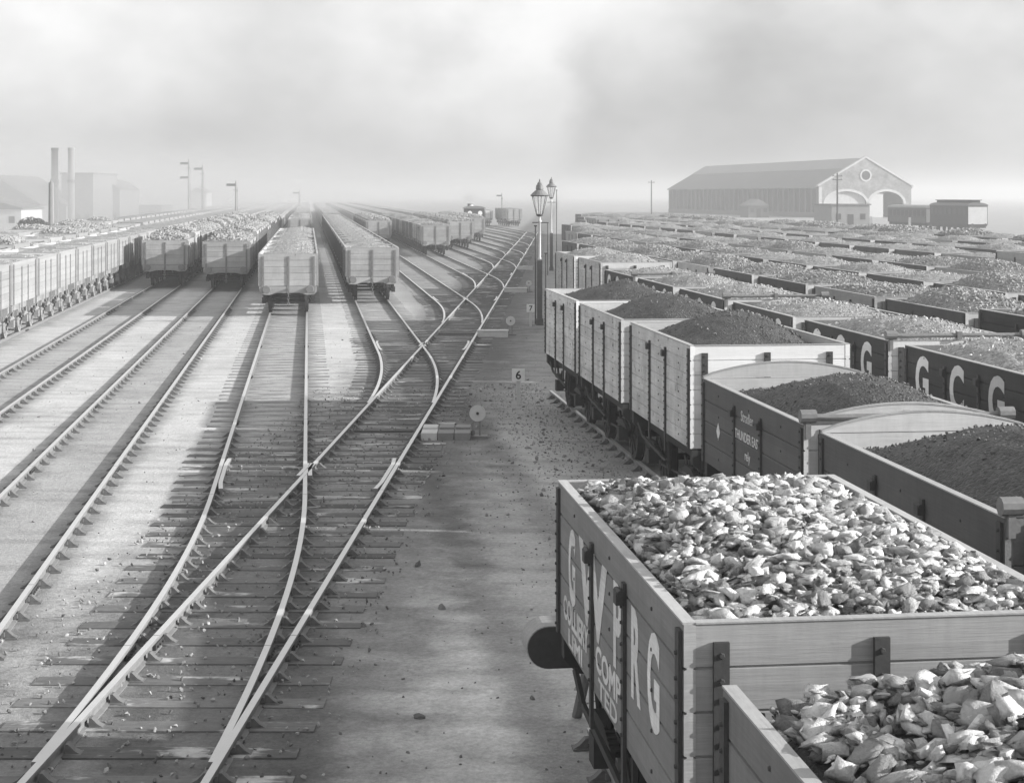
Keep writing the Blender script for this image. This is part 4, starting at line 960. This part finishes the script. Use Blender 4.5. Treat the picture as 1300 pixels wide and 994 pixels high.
# ------------------------------------------------------------------ locomotive, smoke, far left works
def loco(xs,y):
    t=empty('locomotive',(xs+TH*y,y,0),ROT); tag(t,'small dark tank locomotive seen cab first, steaming beyond the wagons','locomotive')
    mb=MB(); mb.box(-1.2,1.2,0,8,.75,1.1); build(mb,'frame',[M['under']],t)
    mb=MB(); mb.box(-1.2,1.2,0,2.4,1.1,3.1)
    build(mb,'cab',[M['iron']],t)
    mb=MB(); mb.prism([(1.35*math.cos(math.pi*i/10),3.1+.35*math.sin(math.pi*i/10)) for i in range(11)],'y',-.15,2.7); build(mb,'cab_roof',[M['iron_grey']],t)
    for s in (-.65,.65): mb=MB(); mb.cyl((s,-.02,2.55),(s,-.005,2.55),.28,.28,14); build(mb,'spectacle_window',[M['white']],t)
    mb=MB(); mb.cyl((0,2.4,2.0),(0,8,2.0),.75,.75,18); build(mb,'boiler',[M['under']],t)
    mb=MB(); mb.box(-1.1,1.1,2.5,6,1.1,2.2); build(mb,'side_tank',[M['iron']],t)
    mb=MB(); mb.cyl((0,7.2,2.7),(0,7.2,3.7),.22,.28,12); build(mb,'chimney',[M['under']],t)
    mb=MB(); mb.lathe([(.4,2.6),(.4,3.2),(.2,3.5),(.05,3.55)],(0,4.6,0)); build(mb,'steam_dome',[M['white']],t)
    for yy in (1.3,3.5,5.9):
        for s in (-1,1): mb=MB(); mb.cyl((s*.68,yy,.55),(s*.8,yy,.55),.55,.55,18); build(mb,'wheel',[M['under']],t)
loco(21.0,212)
# works at far left
def works():
    def P(px,Y): return (px-650)*Y/2140
    def blk(px0,px1,Y,ytop,name,label,roof='flat',depth=14,mat='post',cat=None):
        x0,x1=P(px0,Y),P(px1,Y); h=4.8+(248-ytop)*Y/2140-GZ
        rf={'flat':0,'gable':(x1-x0)*.32,'gablex':depth*.32,'lean':(x1-x0)*.3}[roof]
        hut(name,(x0+x1)/2,Y+depth/2,x1-x0,depth,h-rf,mat,label,roof,0)
    blk(78,118,262,221,'works_building','tall hazy works block behind the two chimneys','flat',16,'post')
    blk(112,152,275,228,'works_building','gabled hazy works building right of the two chimneys','gable',14,'post')
    blk(55,84,258,252,'works_building','low works wing between the two chimneys','gable',12,'post')
    blk(-70,50,250,222,'works_building','big hazy gabled works shed at the far left edge','gable',24,'post')
    blk(-40,27,225,246,'works_building','pale low shed at the left edge beyond the wagons','lean',10,'postpale')
    blk(145,205,300,262,'works_building','low hazy building right of the works','flat',10,'post')
    blk(240,262,330,238,'works_building','pale signal cabin below the two signal masts','gable',6,'postpale')
    for px,Y,yt,lb in ((69.5,250,188,'left dark works chimney above the pale post'),(90.5,256,188,'right works chimney, fainter than its neighbour')):
        x=P(px,Y); h=4.8+(248-yt)*Y/2140-GZ
        t=empty('works_chimney',(x,Y,GZ)); tag(t,lb,'chimney','works chimneys')
        mb=MB(); mb.lathe([(.55,0),(.52,h*.55),(.50,h*.97),(.56,h*.975),(.56,h)],n=16); build(mb,'stack',[M['under'] if px<80 else M['post']],t,False)
        mb=MB(); mb.lathe([(.62,h*.56),(.62,h*.60)],n=16); build(mb,'collar',[M['under']],t)
    # pale mast in front of the left chimney
    for px,Y,yt,lb,arms in ((65,165,232,'pale post in front of the left chimney',0),(239.5,262,205,'left tall signal post with two arms at the hazy centre left',2),(257,266,212,'tall thin signal mast right of the two-armed one',1),(299.5,235,232,'short signal post standing alone at the hazy centre left',1),(380,330,243,'faint signal post above the centre-left wagons',1),(637,420,247,'faint distant post above the farthest wagons',1)):
        x=P(px,Y); h=4.8+(248-yt)*Y/2140-GZ
        t=empty('signal_post',(x,Y,GZ)); tag(t,lb,'signal post','signal posts in the haze')
        mb=MB(); mb.cyl((0,0,0),(0,0,h),.30 if px==65 else .16,.25 if px==65 else .1,8); mb.cyl((0,0,h),(0,0,h+.4),.12,.02,8); build(mb,'post',[M['post']],t)
        for k in range(arms): mb=MB(); mb.box(-1.3,-.05,-.14,-.11,h-.5-k*2.2,h-.15-k*2.2); build(mb,'signal_arm',[M['iron']],t)
        if arms: mb=MB(); [mb.box(.12,.16,.2,.24,z,z+.03) for z in ()]; mb.tube([(.18,.1,0),(.18,.1,h-.6)],.03,4); mb.box(-.3,.3,-.3,.3,h-1.1,h-1.03); build(mb,'platform',[M['iron']],t)
works()
def bush(x,y,w,h,label,seed):
    r=np.random.default_rng(seed); t=empty('bush',(x,y,GZ)); tag(t,label,'bush')
    V=[];F=[]
    for k in range(2600):
        q=r.normal(size=3); q/=np.linalg.norm(q); q*=r.uniform(.55,1)**.5; c=np.array([q[0]*w/2,q[1]*w*.4,h*.5+q[2]*h*.5])*(.85+.3*r.random()); m_=rotm(r); s=r.uniform(.12,.28)
        n=len(V); V+=[tuple(c+m_@np.array(p_)*s) for p_ in ((-1,0,0),(0,-.5,0),(1,0,0),(0,.5,0))]; F.append((n,n+1,n+2,n+3))
    mb=MB(); mb.v=V; mb.f=F; mb.m=[0]*len(F); build(mb,'foliage',[M['leaf']],t)
    mb=MB(); [mb.tube([(i*.2,0,0),(i*.7,0.1*i,h*.7)],.05,5) for i in (-1,0,1)]; build(mb,'stems',[M['under']],t)
M['leaf']=m_plain('dark_foliage',.06,.4,2,.8,0,0)
bush((42-650)*190/2140,190,3.4,2.2,'dark bush beyond the left-edge wagons',1); bush((291-650)*300/2140,300,5.5,2.6,'dark low bush beside the lone signal post',2); bush((130-650)*285/2140,285,7,3,'dark bush in front of the gabled works building',3)

# ------------------------------------------------------------------ air
def vol(name,x0,x1,y0,y1,z0,z1,dens,label,alb=.88,aniso=.55):
    mb=MB(); mb.box(x0,x1,y0,y1,z0,z1); m=bpy.data.materials.new(name); m.use_nodes=True; nt=m.node_tree; nt.nodes.clear()
    o=nt.nodes.new('ShaderNodeOutputMaterial'); v=nt.nodes.new('ShaderNodeVolumePrincipled'); v.inputs['Color'].default_value=(alb,alb,alb,1); v.inputs['Density'].default_value=dens; v.inputs['Anisotropy'].default_value=aniso
    nt.links.new(v.outputs[0],o.inputs['Volume']); ob=build(mb,name,[m]); tag(ob,label,None,None,'stuff'); return ob
def smoke(name,c,rad,dens,label):
    ob=vol(name,-1,1,-1,1,-1,1,dens,label); nt=ob.data.materials[0].node_tree; pv=[n for n in nt.nodes if n.type=='PRINCIPLED_VOLUME'][0]
    g=nt.nodes.new('ShaderNodeNewGeometry'); q=nt.nodes.new('ShaderNodeVectorMath'); q.operation='SUBTRACT'; nt.links.new(g.outputs['Position'],q.inputs[0]); q.inputs[1].default_value=c
    q2=nt.nodes.new('ShaderNodeVectorMath'); q2.operation='DIVIDE'; nt.links.new(q.outputs[0],q2.inputs[0]); q2.inputs[1].default_value=rad
    q3=nt.nodes.new('ShaderNodeVectorMath'); q3.operation='LENGTH'; nt.links.new(q2.outputs[0],q3.inputs[0])
    mr=nt.nodes.new('ShaderNodeMapRange'); mr.interpolation_type='SMOOTHSTEP'; nt.links.new(q3.outputs['Value'],mr.inputs[0])
    for i_,v_ in enumerate((0.0,1.0,dens,0.0)): mr.inputs[i_+1].default_value=v_
    nt.links.new(mr.outputs[0],pv.inputs['Density'])
    bm=bmesh.new(); bmesh.ops.create_icosphere(bm,subdivisions=4,radius=1); m=ob.data.materials[0]; me=bpy.data.meshes.new(name); bm.to_mesh(me); bm.free(); me.materials.append(m); me.transform(Matrix.Diagonal((*rad,1))); me.transform(Matrix.Translation(c)); ob.data=me
HAZE=.0013
vol('haze',-3000,3000,-80,5900,-1.5,17.5,HAZE,'thin even haze over the whole yard')

smoke('smoke_bank',(-85,265,4),(85,125,13.2),.028,'bank of pale smoke drifting over the works at the left')
smoke('steam_puff',(-5.2,217,4.5),(1.6,1.8,1.2),.9,'small white puff of steam above the locomotive')
# ------------------------------------------------------------------ sun, sky, camera
EL=R(19); AZ=R(98)      # clockwise from +Y
ds=Vector((math.sin(AZ)*math.cos(EL),math.cos(AZ)*math.cos(EL),math.sin(EL)))
sd=bpy.data.lights.new('sun','SUN'); sd.energy=3.9; sd.angle=R(.55); sd.color=(1,.995,.985); so=bpy.data.objects.new('sun',sd); col.objects.link(so); so.rotation_euler=ds.to_track_quat('Z','Y').to_euler(); so.location=(60,-10,40)
w=bpy.data.worlds.new('World'); S.world=w; w.use_nodes=True; nt=w.node_tree; nt.nodes.clear()
def wn(t,**k):
    x=nt.nodes.new(t)
    for a_,b_ in k.items(): setattr(x,a_,b_)
    return x
out=wn('ShaderNodeOutputWorld'); bg=wn('ShaderNodeBackground'); sky=wn('ShaderNodeTexSky',sky_type='NISHITA'); sky.sun_disc=False; sky.sun_elevation=EL; sky.sun_rotation=AZ; sky.air_density=1.5; sky.dust_density=3.0
bw=wn('ShaderNodeRGBToBW'); nt.links.new(sky.outputs[0],bw.inputs[0])
def wm(op,a_,b_=None,c_=None):
    x=wn('ShaderNodeMath',operation=op)
    for i,q in enumerate((a_,b_,c_)):
        if q is None: continue
        if isinstance(q,(int,float)): x.inputs[i].default_value=q
        else: nt.links.new(q,x.inputs[i])
    return x.outputs[0]
tc=wn('ShaderNodeTexCoord'); sx=wn('ShaderNodeSeparateXYZ'); nt.links.new(tc.outputs['Generated'],sx.inputs[0])
# flatten Nishita's gradient towards an overcast veil of smoke cloud
flat=wm('POWER',bw.outputs[0],.35)
def wnoise(scale,detail,rough,loc,sc=(1,1,1)):
    mp=wn('ShaderNodeMapping'); nt.links.new(tc.outputs['Generated'],mp.inputs[0]); mp.inputs['Location'].default_value=loc; mp.inputs['Scale'].default_value=sc
    x=wn('ShaderNodeTexNoise'); x.inputs['Scale'].default_value=scale; x.inputs['Detail'].default_value=detail; x.inputs['Roughness'].default_value=rough; nt.links.new(mp.outputs[0],x.inputs['Vector']); return x.outputs['Fac']
def wr(v,a_,b_,lo,hi):
    x=wn('ShaderNodeMapRange',interpolation_type='SMOOTHSTEP'); nt.links.new(v,x.inputs[0])
    for i,q in enumerate((a_,b_,lo,hi)): x.inputs[i+1].default_value=q
    return x.outputs[0]
c1=wnoise(7.0,4,.5,(3.1,1.7,.4),(1,1,1.6)); c2=wnoise(22,5,.6,(0,0,0),(1,1,1.4))
# a bank of darker smoke cloud on the right of the view: direction x > ~0.03 with a ragged edge
edge=wm('ADD',sx.outputs[0],wm('MULTIPLY_ADD',c1,.10,-.05)); edge=wm('ADD',edge,wm('MULTIPLY_ADD',c2,.03,-.015))
bank=wm('MULTIPLY',wr(edge,.016,.048,0,1),wr(wm('ADD',sx.outputs[2],wm('MULTIPLY_ADD',c1,.05,-.025)),.075,.125,1,.25))
thr=wm('MULTIPLY',bank,.22)
cl=wm('SUBTRACT',wm('MULTIPLY_ADD',c1,1.0,.53),thr); cl=wm('MULTIPLY',cl,wm('MULTIPLY_ADD',c2,.26,.87))
pl=wm('ADD',wm('SUBTRACT',sx.outputs[0],wm('MULTIPLY',sx.outputs[2],.25)),wm('MULTIPLY_ADD',c2,.08,-.04))
plume=wm('MULTIPLY',wr(pl,-.09,-.005,0,1),wr(pl,.005,.035,1,0)); cl=wm('ADD',cl,wm('MULTIPLY',plume,.16))
fin_=wm('MULTIPLY',flat,cl)
low=wr(sx.outputs[2],.14,.5,1.70,1.9); fin_=wm('MULTIPLY',fin_,low)
cc=wn('ShaderNodeCombineColor'); [nt.links.new(fin_,cc.inputs[i]) for i in range(3)]; nt.links.new(cc.outputs[0],bg.inputs[0])
bg.inputs[1].default_value=.15
nt.links.new(bg.outputs[0],out.inputs[0])
cam=bpy.data.cameras.new('camera'); co=bpy.data.objects.new('camera',cam); col.objects.link(co); co.location=(0,0,4.8); co.rotation_euler=(R(90),0,0)
cam.sensor_width=36; cam.lens=36*2140/1300; cam.shift_y=-249/1300; cam.clip_end=9000; cam.clip_start=.1; S.camera=co
S.view_settings.view_transform='Standard'; S.view_settings.look='None'; S.view_settings.gamma=1; S.view_settings.use_curve_mapping=False
S.view_settings.exposure=1.2
S.cycles.volume_bounces=1; S.cycles.max_bounces=6; S.cycles.diffuse_bounces=3; S.cycles.transparent_max_bounces=8
S.cycles.use_denoising=True
